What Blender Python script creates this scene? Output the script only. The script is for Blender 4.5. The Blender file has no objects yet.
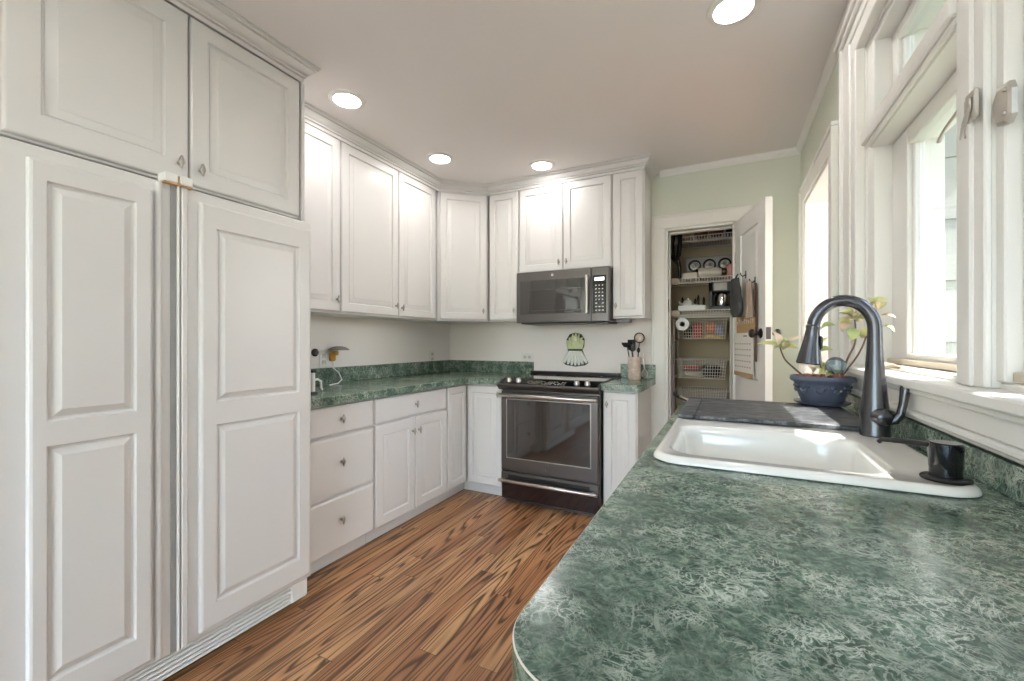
import bpy, bmesh, math, random
from mathutils import Vector, Matrix
random.seed(7)
PI = math.pi
C = bpy.context.scene.collection
SC = bpy.context.scene
# ---------------------------------------------------------------- camera
YAW = math.atan(216 / 429)
cd = bpy.data.cameras.new('camera')
cd.sensor_width = 36.0
cd.lens = 36.0 * 429 / 1024
cd.shift_y = 1.5 / 1024
cd.clip_start = 0.02
cam = bpy.data.objects.new('camera', cd)
C.objects.link(cam)
cam.location = (0, 0, 1.20)
cam.rotation_euler = (PI / 2, 0, YAW)
SC.camera = cam
# ---------------------------------------------------------------- light, sky, exposure
SC.view_settings.view_transform = 'Standard'
SC.view_settings.look = 'None'
SC.view_settings.gamma = 1.0
SC.view_settings.use_curve_mapping = False
SC.view_settings.exposure = 1.74
W = bpy.data.worlds.new('sky')
SC.world = W
W.use_nodes = True
wn = W.node_tree
bg = wn.nodes['Background']
sky = wn.nodes.new('ShaderNodeTexSky')
sky.sky_type = 'NISHITA'
sky.sun_disc = False
sky.sun_elevation = math.radians(40)
sky.sun_rotation = math.radians(125)
wn.links.new(sky.outputs[0], bg.inputs[0])
bg.inputs[1].default_value = 0.62
sd = bpy.data.lights.new('sun', 'SUN')
sd.energy = 7.0
sd.angle = math.radians(0.5)
sd.color = (1.0, 0.96, 0.91)
sun = bpy.data.objects.new('sun', sd)
C.objects.link(sun)
sun.rotation_euler = Vector((-1.0, 0.15, -1.3)).to_track_quat('-Z', 'Y').to_euler()
sun.location = (6, -4, 6)
LAMP = 25.0        # strength of the recessed lamps' lenses
FILL_GLOW = 14.0     # strength of the unseen globes added as fill in the side room
# ---------------------------------------------------------------- materials
def srgb(r, g, b):
    f = lambda c: (c / 255 / 12.92) if c / 255 <= 0.04045 else ((c / 255 + 0.055) / 1.055) ** 2.4
    return (f(r), f(g), f(b), 1)
def mat(name, col, rough=0.5, metal=0.0, bump=0.0, bscale=200, var=0.0, vscale=6, spec=0.5, trans=0.0, ior=1.45, emit=None, es=0, coat=0.0):
    m = bpy.data.materials.new(name); m.use_nodes = True
    n = m.node_tree.nodes; l = m.node_tree.links
    p = n['Principled BSDF']
    p.inputs['Base Color'].default_value = col
    p.inputs['Roughness'].default_value = rough
    p.inputs['Metallic'].default_value = metal
    p.inputs['Specular IOR Level'].default_value = spec
    p.inputs['IOR'].default_value = ior
    p.inputs['Transmission Weight'].default_value = trans
    p.inputs['Coat Weight'].default_value = coat
    p.inputs['Coat Roughness'].default_value = 0.06
    if emit:
        p.inputs['Emission Color'].default_value = emit
        p.inputs['Emission Strength'].default_value = es
    tc = n.new('ShaderNodeTexCoord')
    if var > 0:
        nz = n.new('ShaderNodeTexNoise'); nz.inputs['Scale'].default_value = vscale; nz.inputs['Detail'].default_value = 5
        l.new(tc.outputs['Object'], nz.inputs['Vector'])
        mx = n.new('ShaderNodeMix'); mx.data_type = 'RGBA'
        mx.inputs[6].default_value = tuple(c * (1 - var) for c in col[:3]) + (1,)
        mx.inputs[7].default_value = tuple(min(1, c * (1 + var)) for c in col[:3]) + (1,)
        l.new(nz.outputs['Fac'], mx.inputs[0]); l.new(mx.outputs[2], p.inputs['Base Color'])
    if bump > 0:
        nb = n.new('ShaderNodeTexNoise'); nb.inputs['Scale'].default_value = bscale; nb.inputs['Detail'].default_value = 3
        l.new(tc.outputs['Object'], nb.inputs['Vector'])
        b = n.new('ShaderNodeBump'); b.inputs['Strength'].default_value = bump; b.inputs['Distance'].default_value = 0.002
        l.new(nb.outputs['Fac'], b.inputs['Height']); l.new(b.outputs['Normal'], p.inputs['Normal'])
    return m
M = {}
M['paint'] = mat('white_cabinet_paint', srgb(222, 219, 216), 0.32, var=0.02, vscale=3, bump=0.05, bscale=60)
M['trim'] = mat('white_trim_paint', srgb(232, 229, 222), 0.4, var=0.02, vscale=4)
M['ceiling'] = mat('ceiling_paint', srgb(234, 228, 224), 0.8, bump=0.08, bscale=150)
M['wall_grey'] = mat('warm_grey_wall_paint', srgb(246, 238, 232), 0.6, bump=0.05, bscale=150)
M['wall_green'] = mat('sage_green_wall_paint', srgb(216, 219, 203), 0.6, bump=0.06, bscale=150)
M['wall_white'] = mat('white_wall_paint', srgb(236, 232, 226), 0.6, bump=0.05, bscale=150)
M['pantry_wall'] = mat('pantry_beige_paint', srgb(190, 174, 146), 0.7, var=0.06, vscale=3)
M['steel'] = mat('slate_steel', srgb(102, 98, 96), 0.34, 0.85, var=0.05, vscale=8)
M['steel_light'] = mat('brushed_steel', srgb(188, 182, 176), 0.28, 0.9)
M['chrome'] = mat('chrome', srgb(215, 212, 208), 0.12, 1.0)
M['pewter'] = mat('pewter_knob', srgb(172, 166, 160), 0.28, 0.95)
M['faucet'] = mat('gunmetal_faucet', srgb(92, 92, 95), 0.27, 0.9, var=0.12, vscale=40)
M['black_gloss'] = mat('black_gloss', srgb(20, 20, 22), 0.06, coat=0.3)
M['black'] = mat('black_plastic', srgb(26, 25, 26), 0.38)
M['oven_glass'] = mat('dark_oven_glass', srgb(44, 40, 38), 0.04, spec=1.0, coat=1.0)
M['cooktop'] = mat('black_ceramic_cooktop', srgb(22, 21, 22), 0.05, spec=0.8, coat=0.6)
M['drawer_dark'] = mat('dark_glossy_drawer', srgb(52, 42, 44), 0.12, 0.6, spec=0.8, coat=0.6)
M['bronze'] = mat('bronze_strip', srgb(70, 52, 45), 0.35, 0.5)
M['porcelain'] = mat('white_sink_enamel', srgb(240, 237, 228), 0.12, coat=0.6)
M['bluepot'] = mat('blue_grey_ceramic', srgb(88, 95, 112), 0.45, var=0.25, vscale=22, bump=0.3, bscale=50)
M['slate'] = None
M['soil'] = mat('soil', srgb(70, 48, 38), 0.9, var=0.4, vscale=60, bump=0.6)
M['pebble'] = mat('red_brown_pebble', srgb(150, 92, 78), 0.6, var=0.35, vscale=40)
M['leaf'] = mat('yellow_green_leaf', srgb(200, 198, 134), 0.5, var=0.25, vscale=25)
M['leaf_pink'] = mat('pale_pinkish_leaf', srgb(220, 196, 168), 0.5, var=0.2, vscale=25)
M['leaf_green'] = mat('green_leaf', srgb(168, 180, 118), 0.5, var=0.25, vscale=25)
M['stem'] = mat('brown_stem', srgb(120, 96, 80), 0.7, var=0.2, vscale=40)
M['globe'] = mat('blue_glass_globe', srgb(186, 206, 228), 0.03, trans=0.8, ior=1.45, var=0.5, vscale=45)
M['wire'] = mat('white_wire_coating', srgb(222, 214, 202), 0.4)
M['wire_edge'] = mat('cream_shelf_end', srgb(226, 210, 184), 0.5)
M['white_plastic'] = mat('white_plastic', srgb(236, 234, 230), 0.35)
M['offwhite'] = mat('off_white_card', srgb(222, 212, 196), 0.6)
M['amber'] = mat('amber_plastic', srgb(205, 150, 60), 0.3)
M['grey_fabric'] = mat('dark_grey_fabric', srgb(66, 66, 66), 0.8, var=0.3, vscale=30, bump=0.5, bscale=80)
M['towel'] = mat('taupe_towel', srgb(172, 152, 136), 0.9, var=0.15, vscale=30, bump=0.5, bscale=150)
M['belt'] = mat('brown_strap', srgb(120, 92, 78), 0.7, var=0.2, vscale=40)
M['paper'] = mat('calendar_paper', srgb(232, 226, 214), 0.7)
M['tan'] = mat('tan_card', srgb(190, 156, 112), 0.7, var=0.12, vscale=40)
M['print'] = mat('grey_print', srgb(150, 146, 142), 0.8)
M['lavender'] = mat('lavender_pole', srgb(178, 160, 172), 0.4)
M['grey_box'] = mat('grey_box', srgb(150, 148, 146), 0.5, var=0.1, vscale=20)
M['brown'] = mat('brown_wicker', srgb(120, 76, 44), 0.7, var=0.4, vscale=60, bump=0.6, bscale=120)
M['red'] = mat('red_wrapper', srgb(196, 62, 58), 0.4, var=0.25, vscale=40)
M['orange'] = mat('orange_wrapper', srgb(228, 120, 66), 0.4, var=0.2, vscale=40)
M['yellow'] = mat('yellow_wrapper', srgb(226, 190, 96), 0.4, var=0.2, vscale=40)
M['bluewrap'] = mat('blue_grey_wrapper', srgb(140, 150, 190), 0.4, var=0.3, vscale=40)
M['pinkwrap'] = mat('pink_can', srgb(206, 150, 142), 0.4, var=0.25, vscale=40)
M['crock'] = mat('beige_marbled_stone', srgb(206, 184, 168), 0.35, var=0.45, vscale=55)
M['stalk'] = mat('white_glazed_stalk', srgb(246, 244, 234), 0.25)
M['stalk_green'] = mat('green_glazed_leaf', srgb(222, 224, 178), 0.25, var=0.2, vscale=40)
M['stalk_line'] = mat('dark_green_glaze', srgb(52, 66, 48), 0.3)
M['dryleaf'] = mat('dry_leaf', srgb(150, 132, 110), 0.8, var=0.3, vscale=30)
M['display'] = mat('lit_display', srgb(220, 230, 230), 0.3, emit=(0.85, 0.95, 1, 1), es=0.6)
M['fill_globe'] = mat('opal_fill_globe', (1, 1, 1, 1), 0.3, emit=(1.0, 0.985, 0.975, 1), es=FILL_GLOW)  # glow of the added fill globes
M['lamp'] = mat('lit_lens', (1, 1, 1, 1), 0.5, emit=(1.0, 0.985, 0.975, 1), es=LAMP)
M['sill_wood'] = mat('pale_wood_rail', srgb(206, 194, 174), 0.5, var=0.1, vscale=20)
M['ground'] = mat('lawn', srgb(120, 132, 92), 0.9, var=0.3, vscale=3)
M['brass'] = mat('aged_brass', srgb(150, 138, 118), 0.35, 0.8)
M['nickel'] = mat('pale_nickel', srgb(190, 183, 172), 0.35, 0.6)
M['bounce_concrete'] = mat('pale_bounce_concrete', srgb(214, 207, 198), 0.8, var=0.06, vscale=2)  # kept pale so the added patio bounces sun indoors
M['siding'] = mat('pale_grey_siding', srgb(158, 158, 156), 0.55)

def N(nt, typ, **kw):
    nd = nt.nodes.new(typ)
    for k, v in kw.items():
        setattr(nd, k, v)
    return nd
def math_node(nt, op, a, b=None, c=None):
    nd = nt.nodes.new('ShaderNodeMath'); nd.operation = op
    for i, v in enumerate((a, b, c)):
        if v is None: continue
        if isinstance(v, (int, float)): nd.inputs[i].default_value = v
        else: nt.links.new(v, nd.inputs[i])
    return nd.outputs[0]
def ramp(nt, fac, stops):
    nd = nt.nodes.new('ShaderNodeValToRGB')
    e = nd.color_ramp.elements
    while len(e) > 1: e.remove(e[0])
    e[0].position = stops[0][0]; e[0].color = stops[0][1]
    for pos, col in stops[1:]:
        x = e.new(pos); x.color = col
    nt.links.new(fac, nd.inputs[0])
    return nd.outputs[0]
def mixc(nt, f, a, b):
    nd = nt.nodes.new('ShaderNodeMix'); nd.data_type = 'RGBA'
    for i, v in ((0, f), (6, a), (7, b)):
        if isinstance(v, (int, float, tuple)): nd.inputs[i].default_value = v
        else: nt.links.new(v, nd.inputs[i])
    return nd.outputs[2]
def noise(nt, vec, scale, detail=4, rough=0.5, dist=0.0):
    nd = nt.nodes.new('ShaderNodeTexNoise')
    nd.inputs['Scale'].default_value = scale; nd.inputs['Detail'].default_value = detail
    nd.inputs['Roughness'].default_value = rough; nd.inputs['Distortion'].default_value = dist
    nt.links.new(vec, nd.inputs['Vector'])
    return nd.outputs['Fac']
def mapping(nt, vec, scale=(1, 1, 1), loc=(0, 0, 0), rot=(0, 0, 0)):
    nd = nt.nodes.new('ShaderNodeMapping')
    nd.inputs['Scale'].default_value = scale; nd.inputs['Location'].default_value = loc; nd.inputs['Rotation'].default_value = rot
    nt.links.new(vec, nd.inputs['Vector'])
    return nd.outputs[0]

def green_marble(name):
    m = bpy.data.materials.new(name); m.use_nodes = True
    nt = m.node_tree; p = nt.nodes['Principled BSDF']
    tc = nt.nodes.new('ShaderNodeTexCoord').outputs['Object']
    big = noise(nt, tc, 9, 4, 0.6, 0.8)
    fine = noise(nt, tc, 75, 6, 0.7, 0.6)
    base = ramp(nt, fine, [(0.30, srgb(28, 48, 38)), (0.44, srgb(62, 88, 73)), (0.56, srgb(98, 122, 104)), (0.72, srgb(146, 164, 144))])
    cl = ramp(nt, big, [(0.38, (0, 0, 0, 1)), (0.66, (1, 1, 1, 1))])
    base2 = mixc(nt, math_node(nt, 'MULTIPLY', cl, 0.5), base, srgb(34, 58, 47))
    def vein(scale, loc, w, d=1.2):
        v = mapping(nt, tc, (1, 1, 1), loc)
        a = noise(nt, v, scale, 5, 0.6, d)
        d = math_node(nt, 'ABSOLUTE', math_node(nt, 'SUBTRACT', a, 0.5))
        return ramp(nt, d, [(0.0, (1, 1, 1, 1)), (w, (0, 0, 0, 1))])
    v1 = vein(14, (3, 1, 5), 0.014); v2 = vein(34, (7, 2, 1), 0.030); v3 = vein(60, (1, 8, 4), 0.045, 0.8)
    msk = ramp(nt, noise(nt, tc, 13, 4), [(0.40, (0.15, .15, .15, 1)), (0.62, (1, 1, 1, 1))])
    vm = math_node(nt, 'MULTIPLY', math_node(nt, 'MAXIMUM', math_node(nt, 'MAXIMUM', v1, v2), math_node(nt, 'MULTIPLY', v3, 0.6)), msk)
    col = mixc(nt, math_node(nt, 'MULTIPLY', vm, 0.92), base2, srgb(204, 212, 196))
    nt.links.new(col, p.inputs['Base Color'])
    p.inputs['Roughness'].default_value = 0.2
    r = math_node(nt, 'MULTIPLY_ADD', noise(nt, tc, 4, 3), 0.12, 0.13)
    nt.links.new(r, p.inputs['Roughness'])
    return m
M['marble'] = green_marble('green_marbled_laminate')
M['edge'] = mat('pale_laminate_edge', srgb(196, 190, 178), 0.4)

def slate_mat():
    m = bpy.data.materials.new('dark_streaked_mat'); m.use_nodes = True
    nt = m.node_tree; p = nt.nodes['Principled BSDF']
    tc = nt.nodes.new('ShaderNodeTexCoord').outputs['Object']
    a = noise(nt, mapping(nt, tc, (18, 70, 10)), 1.0, 5, 0.75, 0.4)
    c = ramp(nt, a, [(0.36, srgb(30, 31, 33)), (0.5, srgb(62, 63, 66)), (0.64, srgb(128, 129, 130))])
    nt.links.new(c, p.inputs['Base Color']); p.inputs['Roughness'].default_value = 0.45
    return m
M['slate'] = slate_mat()

def oak_floor():
    m = bpy.data.materials.new('oak_strip_floor'); m.use_nodes = True
    nt = m.node_tree; p = nt.nodes['Principled BSDF']
    tc = nt.nodes.new('ShaderNodeTexCoord').outputs['Object']
    sp = nt.nodes.new('ShaderNodeSeparateXYZ'); nt.links.new(tc, sp.inputs[0])
    X, Y = sp.outputs[0], sp.outputs[1]
    w, L = 0.083, 1.15
    xs = math_node(nt, 'DIVIDE', X, w)
    ix = math_node(nt, 'FLOOR', xs); fx = math_node(nt, 'FRACT', xs)
    wn1 = nt.nodes.new('ShaderNodeTexWhiteNoise'); wn1.noise_dimensions = '1D'; nt.links.new(ix, wn1.inputs['W'])
    ys = math_node(nt, 'DIVIDE', math_node(nt, 'ADD', Y, math_node(nt, 'MULTIPLY', wn1.outputs['Value'], 3.7)), L)
    iy = math_node(nt, 'FLOOR', ys); fy = math_node(nt, 'FRACT', ys)
    cid = math_node(nt, 'ADD', math_node(nt, 'MULTIPLY', ix, 13.37), math_node(nt, 'MULTIPLY', iy, 7.91))
    wn2 = nt.nodes.new('ShaderNodeTexWhiteNoise'); wn2.noise_dimensions = '1D'; nt.links.new(cid, wn2.inputs['W'])
    rnd = wn2.outputs['Value']
    cx = nt.nodes.new('ShaderNodeCombineXYZ')
    nt.links.new(math_node(nt, 'MULTIPLY', X, 8.0), cx.inputs[0]); nt.links.new(math_node(nt, 'MULTIPLY', Y, 0.42), cx.inputs[1]); nt.links.new(math_node(nt, 'MULTIPLY', rnd, 40), cx.inputs[2])
    g = noise(nt, cx.outputs[0], 1.0, 2.5, 0.4, 0.35)
    rings = math_node(nt, 'FRACT', math_node(nt, 'MULTIPLY', g, 19.0))
    ringc = ramp(nt, rings, [(0.0, (0.0, 0, 0, 1)), (0.14, (0.1, .1, .1, 1)), (0.30, (.75, .75, .75, 1)), (0.62, (1, 1, 1, 1)), (0.9, (.62, .62, .62, 1)), (1.0, (0, 0, 0, 1))])
    cx2 = nt.nodes.new('ShaderNodeCombineXYZ')
    nt.links.new(math_node(nt, 'MULTIPLY', X, 220.0), cx2.inputs[0]); nt.links.new(math_node(nt, 'MULTIPLY', Y, 9), cx2.inputs[1]); nt.links.new(rnd, cx2.inputs[2])
    fine = noise(nt, cx2.outputs[0], 1.0, 3, 0.6)
    tone = ramp(nt, rnd, [(0.0, srgb(160, 108, 72)), (0.35, srgb(190, 136, 92)), (0.7, srgb(210, 162, 114)), (1.0, srgb(176, 124, 86))])
    dark = mixc(nt, 0.9, tone, srgb(50, 28, 17))
    f = math_node(nt, 'MULTIPLY', ringc, math_node(nt, 'MULTIPLY_ADD', fine, 0.5, 0.72))
    fcl = nt.nodes.new('ShaderNodeClamp'); nt.links.new(f, fcl.inputs[0])
    col = mixc(nt, fcl.outputs[0], dark, tone)
    blot = ramp(nt, noise(nt, mapping(nt, tc, (1, 0.5, 1)), 3.0, 4), [(0.4, (0, 0, 0, 1)), (0.75, (1, 1, 1, 1))])
    col = mixc(nt, math_node(nt, 'MULTIPLY', blot, 0.4), col, srgb(112, 70, 44))
    e1 = math_node(nt, 'LESS_THAN', fx, 0.02); e2 = math_node(nt, 'LESS_THAN', fy, 0.0022)
    col = mixc(nt, math_node(nt, 'MULTIPLY', math_node(nt, 'MAXIMUM', e1, e2), 0.75), col, srgb(40, 22, 12))
    nt.links.new(col, p.inputs['Base Color'])
    p.inputs['Roughness'].default_value = 0.33
    return m
M['oak'] = oak_floor()

def pane_mat():
    m = bpy.data.materials.new('window_pane_glass'); m.use_nodes = True
    nt = m.node_tree; nt.nodes.clear()
    o = nt.nodes.new('ShaderNodeOutputMaterial'); t = nt.nodes.new('ShaderNodeBsdfTransparent'); g = nt.nodes.new('ShaderNodeBsdfGlossy')
    g.inputs['Roughness'].default_value = 0.02; t.inputs[0].default_value = (0.95, 0.96, 0.96, 1)
    lw = nt.nodes.new('ShaderNodeLayerWeight')
    fr = math_node(nt, 'MULTIPLY_ADD', math_node(nt, 'POWER', lw.outputs['Facing'], 5.0), 0.9, 0.04)
    mx = nt.nodes.new('ShaderNodeMixShader')
    nt.links.new(fr, mx.inputs[0]); nt.links.new(t.outputs[0], mx.inputs[1]); nt.links.new(g.outputs[0], mx.inputs[2]); nt.links.new(mx.outputs[0], o.inputs[0])
    return m
M['pane'] = pane_mat()

# ---------------------------------------------------------------- mesh helpers
class MB:
    def __init__(s): s.bm = bmesh.new()
    def _new(s, verts0, mi, smooth=False):
        pass
    def box(s, x0, x1, y0, y1, z0, z1, bev=0.0, mi=0, seg=1):
        b = bmesh.new()
        bmesh.ops.create_cube(b, size=1)
        for v in b.verts:
            v.co = Vector(((x0 + x1) / 2 + v.co.x * (x1 - x0), (y0 + y1) / 2 + v.co.y * (y1 - y0), (z0 + z1) / 2 + v.co.z * (z1 - z0)))
        if bev > 0: bmesh.ops.bevel(b, geom=list(b.edges), offset=bev, segments=seg, affect='EDGES', profile=0.5)
        s.merge(b, mi); return s
    def merge(s, b, mi=0, mtx=None):   # mi None keeps each face's own slot
        mp = {}
        for v in b.verts: mp[v] = s.bm.verts.new(mtx @ v.co if mtx else v.co)
        for f in b.faces:
            try:
                g = s.bm.faces.new([mp[v] for v in f.verts]); g.material_index = f.material_index if mi is None else mi
            except ValueError: pass
        b.free()
    def poly(s, pts, mi=0):
        f = s.bm.faces.new([s.bm.verts.new(p) for p in pts]); f.material_index = mi; return s
    def loops(s, loops, mi=0, cap0=True, cap1=True, closed=True):
        vl = [[s.bm.verts.new(p) for p in lp] for lp in loops]
        n = len(vl[0])
        for a, b in zip(vl, vl[1:]):
            for i in range(n if closed else n - 1):
                f = s.bm.faces.new((a[i], a[(i + 1) % n], b[(i + 1) % n], b[i])); f.material_index = mi
        if cap0: s.bm.faces.new(list(reversed(vl[0]))).material_index = mi
        if cap1: s.bm.faces.new(vl[-1]).material_index = mi
        return s
    def tube(s, pts, r, seg=12, mi=0, caps=True, flat=None):
        pts = [Vector(p) for p in pts]
        rs = r if isinstance(r, (list, tuple)) else [r] * len(pts)
        t0 = (pts[1] - pts[0]).normalized()
        up = Vector((0, 0, 1)) if abs(t0.z) < 0.9 else Vector((1, 0, 0))
        nrm = t0.cross(up).normalized()
        lp = []
        for i, p in enumerate(pts):
            t = (pts[min(i + 1, len(pts) - 1)] - pts[max(i - 1, 0)]).normalized()
            nrm = (nrm - t * nrm.dot(t)).normalized(); bn = t.cross(nrm)
            fl = flat or 1.0
            lp.append([p + nrm * math.cos(a) * rs[i] + bn * math.sin(a) * rs[i] * fl for a in [2 * PI * k / seg for k in range(seg)]])
        return s.loops(lp, mi, caps, caps)
    def lathe(s, prof, c=(0, 0, 0), seg=32, mi=0, axis='z', caps=True, sx=1.0, sy=1.0):
        lp = []
        for r, z in prof:
            ring = []
            for k in range(seg):
                a = 2 * PI * k / seg
                u, v = r * math.cos(a) * sx, r * math.sin(a) * sy
                q = (u, v, z) if axis == 'z' else ((u, -z, v) if axis == '-y' else (z, u, v))
                ring.append(Vector(c) + Vector(q))
            lp.append(ring)
        return s.loops(lp, mi, caps, caps)
    def sphere(s, c, r, sc=(1, 1, 1), mi=0, u=14, v=9):
        b = bmesh.new(); bmesh.ops.create_uvsphere(b, u_segments=u, v_segments=v, radius=r)
        for x in b.verts: x.co = Vector((x.co.x * sc[0], x.co.y * sc[1], x.co.z * sc[2])) + Vector(c)
        s.merge(b, mi); return s
    def build(s, name, m, parent=None, loc=None, rotz=0.0, smooth=40, recalc=True):
        if recalc: bmesh.ops.recalc_face_normals(s.bm, faces=list(s.bm.faces))
        me = bpy.data.meshes.new(name); s.bm.to_mesh(me); s.bm.free()
        for x in (m if isinstance(m, (list, tuple)) else [m]): me.materials.append(x)
        if smooth:
            me.polygons.foreach_set('use_smooth', [True] * len(me.polygons)); me.set_sharp_from_angle(angle=math.radians(smooth))
        o = bpy.data.objects.new(name, me); C.objects.link(o)
        if parent is not None: o.parent = parent
        if loc is not None: o.location = loc
        o.rotation_euler.z = rotz
        return o
def thing(name, label, cat, loc=(0, 0, 0), rotz=0.0, group=None):
    o = bpy.data.objects.new(name, None); C.objects.link(o)
    o.empty_display_size = 0.1
    o.location = loc; o.rotation_euler = (0, 0, rotz)
    return tag(o, label, cat, group)
def tag(o, label, cat, group=None):
    o['label'] = label; o['category'] = cat
    if group: o['group'] = group
    return o
def struct(o):
    o['kind'] = 'structure'; return o
def sbox(name, m, *bx, bev=0.0):
    mb = MB()
    for b in bx: mb.box(*b, bev=bev)
    return struct(mb.build(name, m, smooth=0))

def nested(mb, x0, x1, z0, z1, prof, mi=0, cap=True, sgn=1):
    """rectangles in the xz plane stepping inward: prof = [(inset, y)]"""
    lp = [[(x0 + i, y, z0 + i), (x1 - i, y, z0 + i), (x1 - i, y, z1 - i), (x0 + i, y, z1 - i)] for i, y in prof]
    mb.loops(lp, mi, False, cap)
RAISED = [(0, 0), (0.002, 0.004), (0.005, 0.0095), (0.0095, 0.0105), (0.011, 0.0085), (0.036, 0.0015), (0.0375, 0.0002)]
def panel_slab(mb, x0, x1, z0, z1, yb, yf, fields, edge=0.006, prof=RAISED, mi=0):
    """a slab from yb (back) to yf (front, smaller y) with raised panels let into its front"""
    nested(mb, x0, x1, z0, z1, [(0, yb), (0, yf + edge), (edge * 0.35, yf + edge * 0.3), (edge, yf)], mi, cap=False)
    mb.poly([(x0, yb, z0), (x0, yb, z1), (x1, yb, z1), (x1, yb, z0)], mi)
    X0, X1, Z0, Z1 = x0 + edge, x1 - edge, z0 + edge, z1 - edge
    q = lambda a, b, c, d: mb.poly([(a, yf, c), (b, yf, c), (b, yf, d), (a, yf, d)], mi)
    if not fields:
        q(X0, X1, Z0, Z1); return
    fx0, fx1 = fields[0][0], fields[0][1]
    q(X0, fx0, Z0, Z1); q(fx1, X1, Z0, Z1)
    z = Z0
    for f in sorted(fields, key=lambda t: t[2]):
        q(fx0, fx1, z, f[2]); z = f[3]
        nested(mb, f[0], f[1], f[2], f[3], [(i, yf + d) for i, d in prof], mi)
    q(fx0, fx1, z, Z1)
def knob(parent, x, y, z, tilt=0.0):
    mb = MB()
    mb.lathe([(0.0075, 0.0), (0.0075, 0.003), (0.0045, 0.005), (0.0045, 0.017)], (0, 0, 0), 12, axis='-y')
    b = bmesh.new(); bmesh.ops.create_uvsphere(b, u_segments=12, v_segments=10, radius=1)
    for v in b.verts:
        t = v.co.z
        wdt = 0.0105 * (0.55 + 0.45 * (1 - abs(t))) * (1 + 0.25 * t)
        rid = 1 + 0.10 * math.cos(6 * t)
        v.co = Vector((v.co.x * wdt * rid, -0.020 + v.co.y * 0.0065, t * 0.025))
    mb.merge(b)
    o = mb.build('knob', M['pewter'], parent, loc=(x, y, z))
    o.rotation_euler.y = tilt
    return o

# ---------------------------------------------------------------- room shell
XL, XR, YB, YF, ZC = -2.44, 0.44, 3.485, -2.7, 2.52
WT = 0.2
sbox('floor', M['oak'], (XL - 0.2, 0.64, YF - 0.2, 4.4, -0.1, 0.0))
sbox('ceiling', M['ceiling'], (XL - 0.2, 0.64, YF - 0.2, 4.4, ZC, ZC + 0.12))
sbox('wall_left', M['wall_grey'], (XL - 0.15, XL, YF - 0.15, YB + 0.12, 0, ZC))
# back wall with the pantry door opening (x -0.427..0.05, z..2.06)
PX0, PX1, PZ = -0.427, 0.045, 2.065
sbox('wall_back', M['wall_grey'], (XL, -0.535, YB, YB + 0.115, 0, ZC))
sbox('wall_back_green', M['wall_green'], (-0.535, PX0, YB, YB + 0.115, 0, ZC), (PX0, PX1, YB, YB + 0.115, PZ, ZC), (PX1, XR + WT, YB, YB + 0.115, 0, ZC))
# right wall: doorway y 2.46..3.22 z<2.07, window y 0.27..1.97, z 1.13..2.30
DY0, DY1, DZ = 2.46, 3.22, 2.075
WY0, WY1, WZ0, WZ1 = 0.22, 1.96, 1.095, 2.27
sbox('wall_right', M['wall_green'],
     (XR, XR + WT, DY1, YB, 0, ZC), (XR, XR + WT, DY0, DY1, DZ, ZC), (XR, XR + WT, WY1, DY0, 0, ZC),
     (XR, XR + WT, WY0, WY1, 0, WZ0), (XR, XR + WT, WY0, WY1, WZ1, ZC), (XR, XR + WT, YF, WY0, 0, ZC))
# wall behind the camera; its wide window is added for fill daylight
G0, G1 = -2.2, 0.25
sbox('wall_front', M['wall_green'], (XL, G0, YF - 0.15, YF, 0, ZC), (G1, XR + WT, YF - 0.15, YF, 0, ZC), (G0, G1, YF - 0.15, YF, 2.38, ZC))
mb = MB()
gw = (G1 - G0) / 3
for k in range(4): mb.box(G0 + gw * k - 0.035 * (k > 0), G0 + gw * k + 0.035 * (k < 3), YF - 0.1, YF + 0.02, 0.0, 2.38, 0.004)
for k in range(3):
    mb.box(G0 + gw * k + 0.0355, G0 + gw * (k + 1) - 0.0355, YF - 0.09, YF + 0.01, 0.0, 0.08, 0.004); mb.box(G0 + gw * k + 0.0355, G0 + gw * (k + 1) - 0.0355, YF - 0.09, YF + 0.01, 2.31, 2.38, 0.004)
w2 = struct(mb.build('fill_window_rear', M['trim'], smooth=0))
for k in range(3): MB().box(G0 + gw * k + 0.036, G0 + gw * (k + 1) - 0.036, YF - 0.06, YF - 0.055, 0.08, 2.31).build('glass', M['pane'], w2)

def sweep(name, path, prof, m, closed_prof=True):
    """profile (offset to the right of travel, z) swept along a 2-D path with mitres"""
    P = [Vector(p) for p in path]; lp = []
    for i, p in enumerate(P):
        d0 = (P[i] - P[i - 1]).normalized() if i > 0 else None
        d1 = (P[i + 1] - P[i]).normalized() if i < len(P) - 1 else None
        n0 = Vector((d0.y, -d0.x)) if d0 else None; n1 = Vector((d1.y, -d1.x)) if d1 else None
        if n0 is None: mvec = n1
        elif n1 is None: mvec = n0
        else:
            h = (n0 + n1).normalized(); mvec = h / max(0.3, h.dot(n0))
        lp.append([(p.x + mvec.x * o, p.y + mvec.y * o, z) for o, z in prof])
    mb = MB(); mb.loops(lp)
    return struct(mb.build(name, m, smooth=30))
CROWN = [(0.0, 2.44), (0.006, 2.44), (0.007, 2.456), (0.002, 2.459), (0.014, 2.462), (0.014, 2.470), (0.020, 2.472), (0.030, 2.482), (0.040, 2.494), (0.042, 2.499), (0.036, 2.501), (0.052, 2.504), (0.053, 2.511), (0.060, 2.513), (0.060, 2.5185), (0.0, 2.5185)]
FX = -1.82      # door plane of the cabinet over the fridge
ux, uy = -2.13, 3.165
sweep('trim_1', [(FX, -0.9), (FX, 1.378), (-2.125, 1.378)], CROWN, M['paint'])
sweep('trim_2', [(ux, 1.44), (ux, 2.875), (-1.82, uy), (-0.535, uy), (-0.535, YB - 0.002)], CROWN, M['paint'])
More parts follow.
